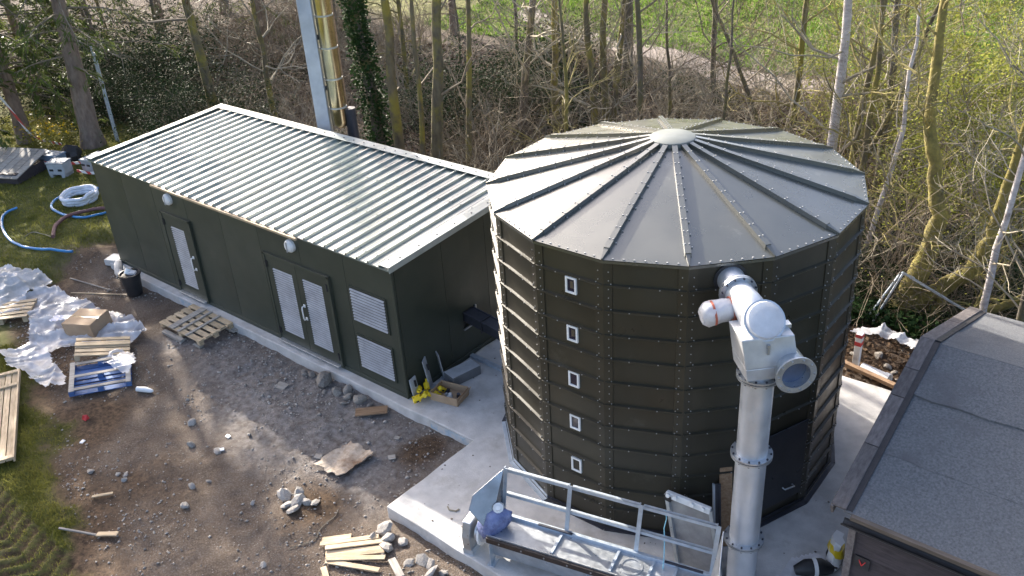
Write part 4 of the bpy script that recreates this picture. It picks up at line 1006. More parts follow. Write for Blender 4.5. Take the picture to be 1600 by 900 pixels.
tag(MB().tube(ground_line([(.95, -3.48), (1.03, -3.3), (1.12, -3.12), (1.02, -2.92), (.98, -2.6), (.88, -2.45)], .004), .005, 6).build('thin_wire', TWIGP, smooth=60), 'thin pale wire curling on the dirt beside the plank pile', 'wire')

# things at the far edge of the lawn
def hatch():
    T = thing('slatted_hut_roof', 'low grey boarded hut roof at the far left of the lawn', 'hut', (-18.0, 1.1, hz(-18, 1.1, False)), R(24))
    for i in range(8): MB().box((-.95+i*.27, 0, .42), (.25, 1.5, .03), rx=R(14)).build('roof_board', WOODG, T, bevel=.005)
    MB().box((0, .0, .17), (1.9, 1.2, .30)).build('hut_wall', CLAD, T)
hatch()
def crate(label, x, y, sx, sy, sz, m, rz, legs=False):
    T = thing('plastic_crate', label, 'crate', (x, y, hz(x, y, False)), rz)
    MB().box((0, 0, sz/2+(.08 if legs else 0)), (sx, sy, sz)).build('crate_body', m, T, bevel=.03); MB().box((0, 0, sz+.02+(.08 if legs else 0)), (sx*1.06, sy*1.06, .05)).build('crate_lid', m, T, bevel=.015)
    for s in (-1, 1): MB().box((s*sx*.25, -sy/2-.005, sz*.7), (.12, .02, .06)).build('grip_slot', BLACKP, T)
    if legs:
        for s in (-1, 1): MB().box((s*sx*.36, 0, .05), (sx*.2, sy, .10)).build('crate_foot', m, T)
crate('blue grey storage crate behind the lawn next to the dark bag', -17.35, 2.25, .75, .42, .42, BLUEG, .35)
crate('light grey moulded box with feet standing on the lawn', -16.5, 2.05, .55, .42, .34, GREYB, .5, True)
crate('grey box with dark base nearest the building roof corner', -15.9, 2.85, .42, .70, .42, GREYB, .25)
def lump(name, label, cat, x, y, sx, sy, sz, m, seed):
    o = ob(name, stone_mesh(seed, m, name), None, (x, y, hz(x, y, False)+sz*.5), (0, 0, seed), (sx, sy, sz)); return tag(o, label, cat)
lump('dark_bag', 'black sack behind the grey crates on the lawn', 'bag', -17.5, 3.0, .42, .35, .34, BLACKP, 41)
lump('teal_sack', 'teal green sack beside the boarded hut roof', 'bag', -18.25, 1.95, .36, .3, .26, TEAL, 42)
def tape_line(label, P):
    mb = MB(); pts = [Vector(p) for p in P]
    for a, b in zip(pts[:-1], pts[1:]): mb.beam(a, b, .012, .075)
    tag(mb.build('hazard_tape', TAPE), label, 'tape')
tape_line('red and white hazard tape lying by the crate near the roof corner', [(-15.9, 2.25, .25), (-15.6, 2.42, .18), (-14.8, 2.75, .22), (-14.2, 3.1, .3)])
tape_line('red and white hazard tape running down left of the conifer', [(-20.2, 2.3, 2.1), (-19.9, 2.5, 1.4), (-19.6, 2.7, .6), (-19.3, 2.9, .35), (-18.2, 3.0, .4)])
tape_line('red and white hazard tape sagging between the crates on the lawn', [(-17.6, 1.95, .35), (-17.0, 2.1, .25), (-16.4, 2.5, .3), (-16.0, 2.7, .35)])
T = thing('scaffold_poles', 'pair of upright grey poles beside the big conifer trunk', 'pole', (-17.9, 4.6, hz(-17.9, 4.6, False)))
for dx in (0, .12): MB().tube([(dx, 0, 0), (dx-.05, .05, 3.1-dx*2)], .035, 8).build('pole', GALVB, T, 40)

# rubbish on the dirt
tag(MB().tube([(-4.68, -2.58, hz(-4.6, -2.55)+.05), (-4.52, -2.50, hz(-4.5, -2.5)+.05), (-4.42, -2.45, hz(-4.4, -2.45)+.05), (-4.38, -2.43, hz(-4.4, -2.45)+.05)], [.05, .055, .04, .02], 10).build('white_bottle', WHITEP, smooth=50), 'white plastic bottle lying on dirt by the blue pallet', 'bottle')
mb = MB(); mb.hexa([(-.06, -.05, 0), (.06, -.04, 0), (.04, .05, 0), (-.05, .04, 0)], [(-.02, -.03, .09), (.02, -.01, .07), (.03, .03, .09), (-.03, .03, .06)]); tag(mb.build('red_scrap', RED, loc=(-4.68, -3.62, hz(-4.68, -3.62)+.005)), 'small crumpled red plastic scrap on the dirt below blue pallet', 'scrap')
for i, (x, y, lb) in enumerate([(-2.02, -2.42, 'tiny white paper scrap in the middle of the dirt'), (-1.78, -2.72, 'crumpled white wrapper beside stones on the dirt'), (-4.1, -4.0, 'small white scrap at the edge of the damp soil')]):
    tag(MB().box((0, 0, .012), (.09, .06, .02), rx=.2).build('paper_scrap', WHITEP, loc=(x, y, hz(x, y)+.006), rot=(0, 0, i)), lb, 'scrap')
tag(MB().ring((0, 0, .01), (0, 0, .03), .035, .06, 14).build('tape_roll', mat('purple_tape', (.18, .1, .2), rough=.5), loc=(2.87, -1.55, .004)), 'small dark ring of tape on the slab by the trough end', 'tape roll')
tag(MB().tube([(2.45, -1.62, .012), (2.52, -1.66, .012), (2.62, -1.62, .012), (2.63, -1.56, .012)], .012, 6).build('bent_wire', TWIGP), 'short bent wire hook lying on the slab', 'wire')
rr = random.Random(12)
# bag of adhesive by the shed
T = thing('product_bag', 'white and yellow printed sack slumped against the shed wall', 'bag', (7.45, .62, .004), R(20))
mb = MB(); mb.tube([(0, 0, 0), (0, .02, .12), (.02, .03, .30), (.03, .04, .42), (.04, .04, .50)], [.15, .17, .16, .14, .11], 9); mb.v = [(x*.55+rr.uniform(-.03, .03), y*1.2+rr.uniform(-.03, .03), z_*.85+rr.uniform(-.03, .03)) for x, y, z_ in mb.v]; mb.build('sack', WHITEP, T, 60)
mb = MB(); mb.tube([(.01, .02, .26), (.025, .035, .38)], [.172, .155], 9); mb.v = [(x*.66+rr.uniform(-.02, .02), y*1.28+rr.uniform(-.02, .02), z_*.85+rr.uniform(-.02, .02)) for x, y, z_ in mb.v]; mb.build('yellow_band', YELLOW, T, 60)
mb = MB(); mb.tube([(0, .02, .08), (0, .02, .13)], [.168, .176], 9); mb.v = [(x*.66, y*1.28, z_*.85) for x, y, z_ in mb.v]; mb.build('black_band', BLACKP, T, 30)
T = thing('black_sack', 'dark sack with pale stripe lying below the yellow printed sack', 'bag', (7.30, .30, .004), R(40))
mb = MB(); mb.tube([(-.25, 0, .07), (-.1, 0, .10), (.1, 0, .10), (.25, 0, .06)], [.06, .12, .12, .06], 12); mb.build('sack', BLACKP, T, 60); mb = MB(); mb.ring((-.02, 0, .1), (.03, 0, .1), .115, .128, 14); mb.build('stripe', WHITEP, T)

# behind the slab, right of the silo
T = thing('marker_post', 'white post with red bands standing in the dug earth behind slab', 'post', (5.88, 5.52, hz(5.88, 5.52)))
MB().box((0, 0, .36), (.11, .11, .72)).build('post', WHITEP, T, bevel=.008); MB().box((0, 0, .52), (.114, .114, .08)).build('red_band', RED, T); MB().box((0, 0, .68), (.114, .114, .06)).build('red_band', RED, T)
T = thing('white_drain_pipe', 'short white plastic drain pipe lying behind the slab', 'pipe', (6.28, 5.36, hz(6.28, 5.36)+.10), R(-10))
MB().ring((-.26, 0, 0), (.26, 0, 0), .085, .10, 24).build('pipe', WHITEP, T, 40); MB().ring((.18, 0, 0), (.27, 0, 0), .1, .112, 24).build('socket', WHITEP, T, 40)
T = thing('bent_steel_frame', 'folded grey steel bars propped above the earth by the mossy tree', 'frame', (0, 0, 0))
for p, q in (((5.45, 7.2, -.15), (5.88, 7.43, .90)), ((5.60, 7.12, -.12), (5.97, 7.24, 1.0)), ((5.90, 7.40, .92), (6.12, 7.48, .82)), ((5.95, 7.26, 1.0), (7.5, 7.75, .12))):
    MB().beam(p, q, .05, .03).build('bar', GALVB, T)
tag(MB().beam((5.80, 6.75, -.02), (6.85, 6.3, .05), .035, .035).build('steel_bar', GALVB), 'thin grey bar sloping over the earth behind the shed corner', 'bar')

# plastic sheeting
def sheet(label, pts, seed, hgt, m=FILM, res=.04, z0=None, name='plastic_sheet', group=None, zs=None):
    P = np.array(pts); c = P.mean(0); mn, mx = P.min(0)-.1, P.max(0)+.1
    xs = np.arange(mn[0], mx[0], res); ys = np.arange(mn[1], mx[1], res); X, Y = np.meshgrid(xs, ys)
    Xw = X+vn(X, Y, 2.2, seed)*.28; Yw = Y+vn(X, Y, 2.2, seed+1)*.28
    ins = np.zeros(X.shape, bool); n = len(P)
    for i in range(n):
        ax, ay = P[i]; bx, by = P[(i+1) % n]
        ins ^= ((ay > Yw) != (by > Yw)) & (Xw < (bx-ax)*(Yw-ay)/((by-ay) if by != ay else 1e-9)+ax)
    wx = X+vn(X, Y, 1.5, seed+2)*.5; wy = Y+vn(X, Y, 1.5, seed+3)*.5
    cr_ = R(20+seed*13); ax_, ay_ = wx*math.cos(cr_)+wy*math.sin(cr_), (-wx*math.sin(cr_)+wy*math.cos(cr_))*.38; rid = 1-2*np.abs(vn(ax_, ay_, 2.3, seed+4))*1.6; rid2 = 1-2*np.abs(vn(ay_*2.4, ax_*.5, 4.2, seed+5))*1.6; rid3 = 1-2*np.abs(vn(wx*1.0, wy*1.0, 8.5, seed+6))*1.6
    Z = (H(X, Y, False) if zs is None else np.full(X.shape, zs))+.035+hgt*(.34*np.clip(rid, 0, 1)**3+.22*np.clip(rid2, 0, 1)**3+.07*np.clip(rid3, 0, 1)**2)+hgt*.40*np.clip(vn(X, Y, .9, seed+8)+.2, 0, 1)
    idx = -np.ones(X.shape, int); idx[ins] = np.arange(ins.sum())
    v = np.stack([X[ins], Y[ins], Z[ins]], -1)
    q = ins[:-1, :-1] & ins[1:, :-1] & ins[:-1, 1:] & ins[1:, 1:]
    f = np.stack([idx[:-1, :-1][q], idx[:-1, 1:][q], idx[1:, 1:][q], idx[1:, :-1][q]], -1)
    me = np_mesh(name, v, f, m); me.shade_smooth(); return tag(ob(name, me), label, 'plastic sheet', group)
sheet('largest crumpled clear plastic sheet heaped around the cardboard box', [(-10.3, -2.2), (-9.9, -1.45), (-9.2, -1.35), (-8.2, -1.35), (-7.2, -1.15), (-6.5, -1.35), (-6.2, -1.75), (-6.6, -2.1), (-7.1, -2.5), (-7.4, -3.0), (-8.2, -3.0), (-9.0, -2.6)], 50, .42)
sheet('crumpled plastic sheet trailing over the lawn edge at left', [(-12.0, -2.6), (-11.5, -1.9), (-10.9, -1.35), (-10.2, -1.5), (-10.1, -2.2), (-9.5, -2.5), (-9.6, -3.1), (-10.6, -2.9), (-11.2, -3.0)], 61, .36)
sheet('long tail of crumpled plastic on grass beside the crate panel', [(-8.2, -3.0), (-7.4, -2.9), (-6.9, -3.1), (-6.2, -3.15), (-5.9, -3.4), (-6.2, -3.65), (-6.9, -3.55), (-7.5, -3.75), (-8.2, -3.5)], 72, .30)
sheet('small plastic sheet caught between the two pallets', [(-6.2, -2.25), (-5.7, -2.0), (-5.2, -2.15), (-4.95, -2.5), (-5.3, -2.6), (-5.7, -2.55), (-6.0, -2.6)], 83, .28, zs=-.08)
sheet('plastic film draped over the earth bank behind the slab', [(5.5, 6.0), (5.5, 6.3), (6.0, 6.55), (6.5, 6.5), (6.9, 6.1), (6.75, 5.85), (6.4, 6.15), (6.0, 6.2)], 94, .30, zs=.12)
sheet('thin clear film lying on the slab under the printed sacks', [(6.95, .0), (7.1, .55), (7.4, .6), (7.5, .1), (7.45, -.4), (7.0, -.4)], 95, .10, zs=-.02)
sheet('flattened blue and white bag on the big plastic sheet', [(-8.3, -2.2), (-8.0, -1.95), (-7.75, -2.1), (-7.95, -2.4), (-8.2, -2.4)], 96, .14, zs=.05, m=mat('blue_white_print', (.10, .2, .5), (.7, .72, .78), rough=.4, scale=9, bump=.3))

# pebbles, grit
def pebbles(n, seed, region, smin, smax, m, name, label, cat):
    r_ = np.random.RandomState(seed); base = np.array([(1, 0, 0), (-1, 0, 0), (0, 1, 0), (0, -1, 0), (0, 0, 1), (0, 0, -1)], float)
    F = np.array([(0, 2, 4), (2, 1, 4), (1, 3, 4), (3, 0, 4), (2, 0, 5), (1, 2, 5), (3, 1, 5), (0, 3, 5)])
    x = r_.uniform(region[0], region[1], n*3); y = r_.uniform(region[2], region[3], n*3)
    d = sd(x, y); dens = .5+vn(x, y, .9, seed)*1.6
    ok = (d < -.05) & (r_.rand(len(x)) < dens) & ~((y > -.2) & (x > -9.8) & (x < 9.6) & (y < 5)) & ~((x > 1.7) & (y > -2.15) & (y < 5))
    x, y = x[ok][:n], y[ok][:n]; z = H(x, y); k = len(x)
    s = smin*(smax/smin)**(r_.rand(k)**3.2); v = base[None]*s[:, None, None]*r_.uniform(.6, 1.2, (k, 6, 1))*np.array([1, .85, .6]); a = r_.rand(k)*6.28
    vx = v[..., 0]*np.cos(a)[:, None]-v[..., 1]*np.sin(a)[:, None]; vy = v[..., 0]*np.sin(a)[:, None]+v[..., 1]*np.cos(a)[:, None]
    V = np.stack([vx+x[:, None], vy+y[:, None], v[..., 2]+z[:, None]+s[:, None]*.25], -1).reshape(-1, 3); FF = (F[None]+np.arange(k)[:, None, None]*6).reshape(-1, 3)
    o = ob(name, np_mesh(name, V, FF, m)); o['label'] = label; o['category'] = cat; return stuff(o)
pebbles(14000, 3, (-11, 3.5, -7, 0), .005, .034, PEB, 'loose_gravel', 'loose gravel and small stones strewn over the dirt', 'gravel')
pebbles(900, 4, (-6, 1.6, -1.4, -.2), .008, .055, RUBBLE, 'rubble_chips', 'pale broken concrete chips along the slab edge', 'gravel')
pebbles(600, 6, (4.5, 8, 5.0, 7), .01, .06, PEB, 'bank_gravel', 'stones and grit in the dug earth behind the slab', 'gravel')

def slab_grit():
    r_ = np.random.RandomState(8); n = 900; x = r_.uniform(0, 7.6, n); y = r_.uniform(-2.1, 4.9, n)
    ok = ((x > 1.75) | (y > -.15)) & (np.hypot(x-SX, y-SY) > 2.75) & ~((x < .2) & (y < 3.6)) & (r_.rand(n) < .45+vn(x, y, 1.1, 3)*1.6)
    x, y = x[ok], y[ok]; mb = MB()
    for a, b in zip(x, y):
        s = r_.uniform(.006, .02); mb.box((a, b, .004+s*.25), (s*1.6, s, s*.6), rz=r_.rand()*6)
    o = mb.build('slab_grit', mat('grit_dark', (.10, .08, .065), (.2, .17, .14), rough=.9, scale=9)); o['label'] = 'crumbs of soil and grit scattered on the concrete slab'; o['category'] = 'grit'; stuff(o)
slab_grit()
# ------------------------------------------------------------------ vegetation
def blades(n, seed, region, hmin, hmax, cond, name, label, m=L_GRASS, wd=.007):
    r_ = np.random.RandomState(seed); x = r_.uniform(region[0], region[1], n*2); y = r_.uniform(region[2], region[3], n*2)
    ok = cond(x, y, r_.rand(len(x))); x, y = x[ok][:n], y[ok][:n]; z = H(x, y); k = len(x)
    h = r_.uniform(hmin, hmax, k)*(.75+.9*(vn(x, y, 1.7, seed)+.3)); a = r_.rand(k)*6.28; le = r_.uniform(.2, .9, k)*h; b = r_.rand(k)*6.28
    w_ = wd*r_.uniform(.7, 1.5, k)
    V = np.stack([np.stack([x-w_*np.cos(a), y-w_*np.sin(a), z-.01], -1), np.stack([x+w_*np.cos(a), y+w_*np.sin(a), z-.01], -1), np.stack([x+le*np.cos(b), y+le*np.sin(b), z+h], -1)], 1).reshape(-1, 3)
    o = ob(name, np_mesh(name, V, np.arange(3*k).reshape(-1, 3), m)); o['label'] = label; o['category'] = 'grass'; return stuff(o)
def gcond(x, y, r_):
    d = sd(x, y)+vn(x, y, 1.3, 3)*.7+vn(x, y, 4, 13)*.35; a, b = tread(x, y)
    return (r_ < ss(-.1, .35, d)) & (y < 6.5) & (r_ > .85*a)
blades(70000, 1, (-8.5, -.5, -7.2, -3.2), .02, .075, gcond, 'rough_grass', 'rough mossy grass at the lower left edge of the dirt')
blades(90000, 2, (-24, -9.5, -5, 5.5), .03, .085, gcond, 'lawn_grass', 'green lawn grass left of the building', wd=.010)
blades(60000, 5, (-22, 12, 21.5, 42), .06, .20, lambda x, y, r_: (np.abs(y-21.9) > 1.0) & (r_ < .8), 'field_grass', 'bright green field grass beyond the path', wd=.03, m=leafmat('field_blade', (.07, .135, .02), (.16, .25, .045), .4))

def leaves(C_, size, r_, flat=.3, asp=.5):
    k = len(C_); d = r_.normal(size=(k, 3)); d[:, 2] *= flat; d /= np.linalg.norm(d, axis=1)[:, None]
    n = r_.normal(size=(k, 3)); n[:, 2] += .8; s = np.cross(d, n); s /= np.linalg.norm(s, axis=1)[:, None]
    L_ = size*r_.uniform(.6, 1.3, k)[:, None]
    V = np.stack([C_-d*L_*.5, C_+s*L_*asp*.5, C_+d*L_*.5, C_-s*L_*asp*.5], 1).reshape(-1, 3); return V, np.arange(4*k).reshape(-1, 4)
class Twigs:
    def __init__(s): s.pts = []
def branch(mb, p, d, L_, r_, lvl, rng, tips, upw=.12, n=None, sub=(5, 4), thin=.35, crook=.22):
    ns = (6, 5, 4, 3)[min(3, 3-lvl)] if n is None else n
    pts = [p.copy()]; rs = [r_]; q = p.copy(); dd = d.normalized()
    for i in range(ns):
        dd = (dd+Vector((rng.gauss(0, crook), rng.gauss(0, crook), rng.gauss(0, crook)+upw))).normalized(); q = q+dd*(L_/ns); pts.append(q.copy()); rs.append(max(.003, r_*(1-(1-thin)*(i+1)/ns)))
    mb.tube(pts, rs, 5 if lvl >= 2 else 3, cap=False)
    tips.append(q)
    if lvl <= 0: return
    for k in range(sub[0] if lvl == 2 else sub[1]):
        t = rng.uniform(.25, 1.0); i = min(int(t*ns), ns-1); u = t*ns-i; b = pts[i].lerp(pts[i+1], u); dr = (pts[i+1]-pts[i]).normalized()
        side = dr.cross(Vector((rng.gauss(0, 1), rng.gauss(0, 1), rng.gauss(0, 1)))).normalized()
        branch(mb, b, dr*rng.uniform(.4, .9)+side*rng.uniform(.5, 1.0), L_*rng.uniform(.35, .6), rs[i]*.55, lvl-1, rng, tips, upw, None, sub, .4, crook)
def trunk_pts(hgt, rad, lean, rng, n=14, wob=.04, top=.22):
    pts = []; rs = []
    ox = oy = 0
    for i in range(n+1):
        t = i/n; z = -.15+t*(hgt+.15); ox += rng.gauss(0, wob); oy += rng.gauss(0, wob)
        if i == 0: ox = oy = 0
        pts.append(Vector((lean[0]*z+ox, lean[1]*z+oy, z))); rs.append(rad*(1-(1-top)*t)*(1.35 if i == 0 else 1.0+.05*rng.uniform(-1, 1)))
    return pts, rs
def tree_meshes(seed, hgt, rad, lean=(0, 0), bark=BARK, twig=TWIG, first=.2, nb=22, blen=.26, sub=(5, 4), stems=None, droop=.1, wob=.04):
    rng = random.Random(seed); mb = MB(); cr = MB(); tips = []
    sets = stems or [(lean, hgt, rad, Vector((0, 0, 0)))]
    for ln, h_, r0, off in sets:
        pts, rs = trunk_pts(h_, r0, ln, rng, wob=wob); pts = [p+off for p in pts]; mb.tube(pts, rs, 10); n = len(pts)-1
        for k in range(max(3, nb//len(sets))):
            t = first+(1-first)*(k+rng.random())/(nb/len(sets)); t = min(t, .99); i = min(int(t*n), n-1); b = pts[i].lerp(pts[i+1], t*n-i)
            a = rng.uniform(0, 2*PI); L_ = h_*blen*(1.1-.6*t)*rng.uniform(.6, 1.2)
            branch(cr, b, Vector((math.cos(a), math.sin(a), rng.uniform(.15, .9))), L_, max(.012, rs[i]*rng.uniform(.22, .42)), 2, rng, tips, droop, None, sub)
    return mb.mesh('trunk', bark, 60), cr.mesh('branches', twig), tips
def tree(name, label, x, y, *, group=None, leafm=None, nleaf=0, lsize=.05, cat='tree', **kw):
    tm, cm, tips = tree_meshes(**kw); T = thing(name, label, cat, (x, y, hz(x, y, False)), group=group)
    ob('trunk', tm, T); stuff(ob('branches', cm, T))
    if leafm:
        r_ = np.random.RandomState(kw['seed']); tp = np.array([tuple(t) for t in tips]); C_ = tp[r_.randint(0, len(tp), nleaf)]+r_.normal(size=(nleaf, 3))*.13
        V, F = leaves(C_, lsize, r_); stuff(ob('leaves', np_mesh('leaves', V, F, leafm), T))
    return T
tree('bare_tree', 'forked mossy tree standing behind the left end of the building roof', -16.37, 7.48, seed=1, hgt=12, rad=.18, lean=(-.02, -.03), bark=BARKM, twig=TWIG, first=.30, nb=20)
tree('bare_tree', 'slender twiggy tree left of the mast behind the building', -15.4, 8.95, seed=2, hgt=11, rad=.11, lean=(.03, .04), bark=BARKM, twig=TWIGP, first=.15, nb=30)
iv = tree('ivy_tree', 'tree trunk thickly clad in dark ivy just right of the flue', -9.49, 8.44, seed=3, hgt=12, rad=.20, lean=(-.03, -.04), bark=BARK, first=.45, nb=14)
r_ = np.random.RandomState(9); n = 7000; zz = r_.rand(n)**.8*8.5; aa = r_.rand(n)*6.28; rr_ = .22+r_.rand(n)**2*.28*(1-.05*zz)+.06*np.sin(zz*2.1+aa*2)
C_ = np.stack([rr_*np.cos(aa)-.03*zz, rr_*np.sin(aa)-.04*zz, zz], -1); V, F = leaves(C_, .10, r_, .5, .8); stuff(ob('ivy', np_mesh('ivy', V, F, L_IVY), iv))
tree('bare_tree', 'grey-brown tree trunk next right of the ivy clad trunk', -8.42, 8.15, seed=4, hgt=12, rad=.165, lean=(.01, .01), bark=BARKM, first=.2, nb=6, sub=(4, 3))
tree('bare_tree', 'pale lichen spotted tree trunk behind the right end of the building', -7.02, 8.18, seed=5, hgt=13, rad=.18, lean=(.06, .06), bark=BARKM, first=.2, nb=6, sub=(4, 3))
tree('bare_tree', 'thin mossy trunk hugging the lichen spotted tree', -7.30, 7.95, seed=6, hgt=10, rad=.085, lean=(.05, .06), bark=BARKM, first=.3, nb=7, sub=(4, 3))
tree('bare_tree', 'thin straight trunk behind the building nearest to the silo', -7.06, 9.54, seed=7, hgt=11, rad=.10, lean=(.03, .03), bark=BARKM, first=.2, nb=6, sub=(4, 3))
tree('bare_tree', 'brown tree trunk rising left of the silo roof', -7.37, 11.95, seed=8, hgt=12, rad=.15, lean=(.10, .08), bark=BARK, twig=TWIGP, first=.2, nb=24)
tree('bare_tree', 'mossy upright tree trunk over the left slope of silo roof', -6.87, 13.63, seed=10, hgt=12, rad=.145, bark=BARKM, twig=TWIGP, first=.15, nb=30)
tree('pollard_tree', 'many-stemmed pollard tree directly behind the silo roof hub', -4.56, 12.84, seed=11, hgt=11, rad=.2, bark=BARKM, twig=TWIGP, first=.12, nb=34, stems=[((0, 0), 2.4, .24, Vector((0, 0, 0))), ((-.06, -.02), 11, .12, Vector((-.12, 0, .6))), ((.0, .02), 11.5, .13, Vector((.02, .05, .6))), ((.09, .05), 11, .10, Vector((.14, .03, .6))), ((.15, .08), 9, .07, Vector((.16, -.06, .8)))])
tree('bare_tree', 'dark tree trunk beside the path behind the pollard tree', -7.77, 19.11, seed=12, hgt=13, rad=.2, lean=(.03, .02), bark=BARK, first=.25, nb=20)
tree('leaning_tree', 'thin dark tree leaning left over the path', -.49, 16.23, seed=13, hgt=8.5, rad=.085, lean=(-.38, -.18), bark=BARK, twig=TWIG, first=.25, nb=18)
tree('birch_tree', 'white barked birch behind the right side of the silo', 2.99, 11.13, seed=14, hgt=13, rad=.145, lean=(.0, .0), bark=BARKB, twig=TWIGP, first=.18, nb=26, wob=.03)
tree('bare_tree', 'yellow mossy trunk rising just right of the white birch', 2.85, 12.11, seed=15, hgt=11, rad=.10, lean=(.05, .02), bark=BARKM, twig=TWIGM, first=.3, nb=18)
tree('leaning_tree', 'yellow mossy tree leaning right behind the silo roof edge', 2.9, 11.3, seed=16, hgt=8, rad=.085, lean=(.26, .08), bark=BARKM, twig=TWIGM, first=.35, nb=16, leafm=L_BUD, nleaf=500)
tree('bare_tree', 'thin pale birch sapling close to the right edge of silo', 4.39, 9.5, seed=17, hgt=8, rad=.07, lean=(.10, .03), bark=BARKB, twig=TWIGP, first=.2, nb=18)
tree('bare_tree', 'slender pale trunk behind the shed ridge', 7.47, 7.16, seed=18, hgt=8, rad=.075, lean=(.01, 0), bark=BARKB, twig=TWIGP, first=.15, nb=18)
tree('bare_tree', 'slender grey trunk at the right border above shed roof', 8.1, 6.9, seed=19, hgt=8, rad=.07, lean=(-.02, 0), bark=BARK, twig=TWIGP, first=.15, nb=18)
BARKY = mat('bark_sunlit_moss', (.15, .125, .045), (.29, .245, .065), rough=.95, scale=6, bump=1, bscale=18, col3=(.10, .085, .055), c3pos=.64, scale3=2)  # mossy bark, with the yellow of sunlight put into its colour
def big_mossy():
    T = thing('mossy_tree', 'large yellow-green mossy tree with spreading low limbs behind the shed', 'tree', (5.83, 7.83, 0)); o = Vector((5.83, 7.83, 0)); rng = random.Random(77)
    def limb(P, r0, r1):
        pts = []
        for k in range(len(P)-1):
            for j in range(4): t = j/4; pts.append(Vector(P[k]).lerp(Vector(P[k+1]), t)-o+Vector((rng.gauss(0, .015), rng.gauss(0, .015), rng.gauss(0, .015))))
        pts.append(Vector(P[-1])-o); n = len(pts); mb = MB(); mb.tube(pts, [(r0+(r1-r0)*i/(n-1))*(1+.08*rng.uniform(-1, 1)) for i in range(n)], 10); return mb, pts
    mb, p1 = limb([(5.75, 7.80, -.85), (5.83, 7.83, -.37), (6.0, 7.87, .47), (6.18, 7.92, 1.26), (6.26, 7.94, 2.0), (6.05, 7.88, 2.73), (5.84, 7.83, 3.62), (5.75, 7.81, 5.2), (5.7, 7.9, 7)], .26, .05); mb.build('trunk', BARKY, T, 60)
    mb, p2 = limb([(5.85, 7.84, -.2), (6.49, 7.99, .45), (6.95, 8.08, .98), (7.13, 8.11, 1.69), (7.17, 8.12, 2.43), (7.26, 8.14, 3.6), (7.5, 8.2, 6)], .19, .04); mb.build('limb', BARKY, T, 60)
    mb, p3 = limb([(5.72, 7.70, -.45), (6.25, 7.73, -.40), (6.87, 7.86, -.10), (7.4, 7.96, .26), (8.2, 8.03, 1.0)], .17, .06); mb.build('limb', BARKY, T, 60)
    mb, p4 = limb([(6.40, 7.80, -.3), (6.55, 7.88, .2), (6.62, 7.91, .63)], .10, .07); mb.build('limb', BARKY, T, 60)
    cr = MB(); tips = []
    for P in (p1, p2, p3):
        for k in range(11):
            i = rng.randrange(len(P)//3, len(P)); a = rng.uniform(0, 6.28); branch(cr, P[i], Vector((math.cos(a), math.sin(a), rng.uniform(.1, .8))), rng.uniform(.8, 2.0), .025, 2, rng, tips)
    stuff(ob('branches', cr.mesh('branches', TWIGM), T))
    tp = np.array([tuple(t) for t in tips]); r_ = np.random.RandomState(4); C_ = tp[r_.randint(0, len(tp), 900)]+r_.normal(size=(900, 3))*.12; V, F = leaves(C_, .05, r_); stuff(ob('leaves', np_mesh('leaves', V, F, L_BUD), T))
big_mossy()

def conifer(label, x, y, hgt, rad, lean, seed, nb=46, zmin=1.2, blen=3.2, dens=60, group=None, nw=.022):
    rng = random.Random(seed); r_ = np.random.RandomState(seed); T = thing('conifer_tree', label, 'tree', (x, y, hz(x, y, False)), group=group)
    pts, rs = trunk_pts(hgt, rad, lean, rng, wob=.015, top=.15); mb = MB(); mb.tube(pts, rs, 14); mb.build('trunk', BARKC, T, 60)
    br = MB(); cs = []; ds = []
    for k in range(nb):
        z = zmin+(hgt-zmin-.5)*(k+rng.random())/nb; a = k*2.4+rng.uniform(-.5, .5); L_ = blen*(1-.72*(z/hgt))*rng.uniform(.55, 1.15); i = min(int(z/hgt*14), 13); b = pts[i].lerp(pts[i+1], max(0, min(1, z/hgt*14-i)))
        d = Vector((math.cos(a), math.sin(a), .15)); q = b.copy(); P = [q.copy()]; live = rng.random() < .86
        for j in range(6):
            d = (d+Vector((rng.gauss(0, .10), rng.gauss(0, .10), -.10+rng.gauss(0, .06)))).normalized(); q = q+d*L_/6; P.append(q.copy())
        br.tube(P, [.035*(1-.12*j) for j in range(7)], 5, cap=False)
        for m in range(9):
            t = rng.uniform(.2, 1); j = min(int(t*6), 5); bb = P[j].lerp(P[j+1], t*6-j); sd_ = Vector((-d.y, d.x, 0))*rng.choice((-1, 1)); e = (sd_*rng.uniform(.5, 1)+d*.7+Vector((0, 0, rng.uniform(-.35, .05)))).normalized(); l2 = L_*rng.uniform(.15, .34)
            br.tube([bb, bb+e*l2*.5+Vector((0, 0, -.02)), bb+e*l2+Vector((0, 0, -.08))], [.012, .008, .004], 3, cap=False)
            if live:
                for s in range(dens//9):
                    u = rng.random(); c = bb+e*l2*u+Vector((rng.gauss(0, .05), rng.gauss(0, .05), -.08*u*u-rng.random()*.06)); cs.append(tuple(c)); ds.append(tuple(e+Vector((rng.gauss(0, .5), rng.gauss(0, .5), rng.gauss(-.15, .25)))))
    stuff(ob('branches', br.mesh('branches', TWIG), T))
    C_ = np.array(cs); d = np.array(ds); d /= np.linalg.norm(d, axis=1)[:, None]; n = r_.normal(size=d.shape)*.5; n[:, 2] += 1; s = np.cross(d, n); s /= np.linalg.norm(s, axis=1)[:, None]; L_ = r_.uniform(.07, .17, (len(C_), 1))
    V = np.stack([C_-d*L_, C_+s*nw, C_+d*L_, C_-s*nw], 1).reshape(-1, 3); stuff(ob('needles', np_mesh('needles', V, np.arange(len(V)).reshape(-1, 4), L_CON), T))
conifer('big conifer with bare brown trunk at the far left of the lawn', -18.21, 3.97, 9.5, .33, (.01, .02), 31, nb=44, zmin=2.6, blen=3.6, dens=110)
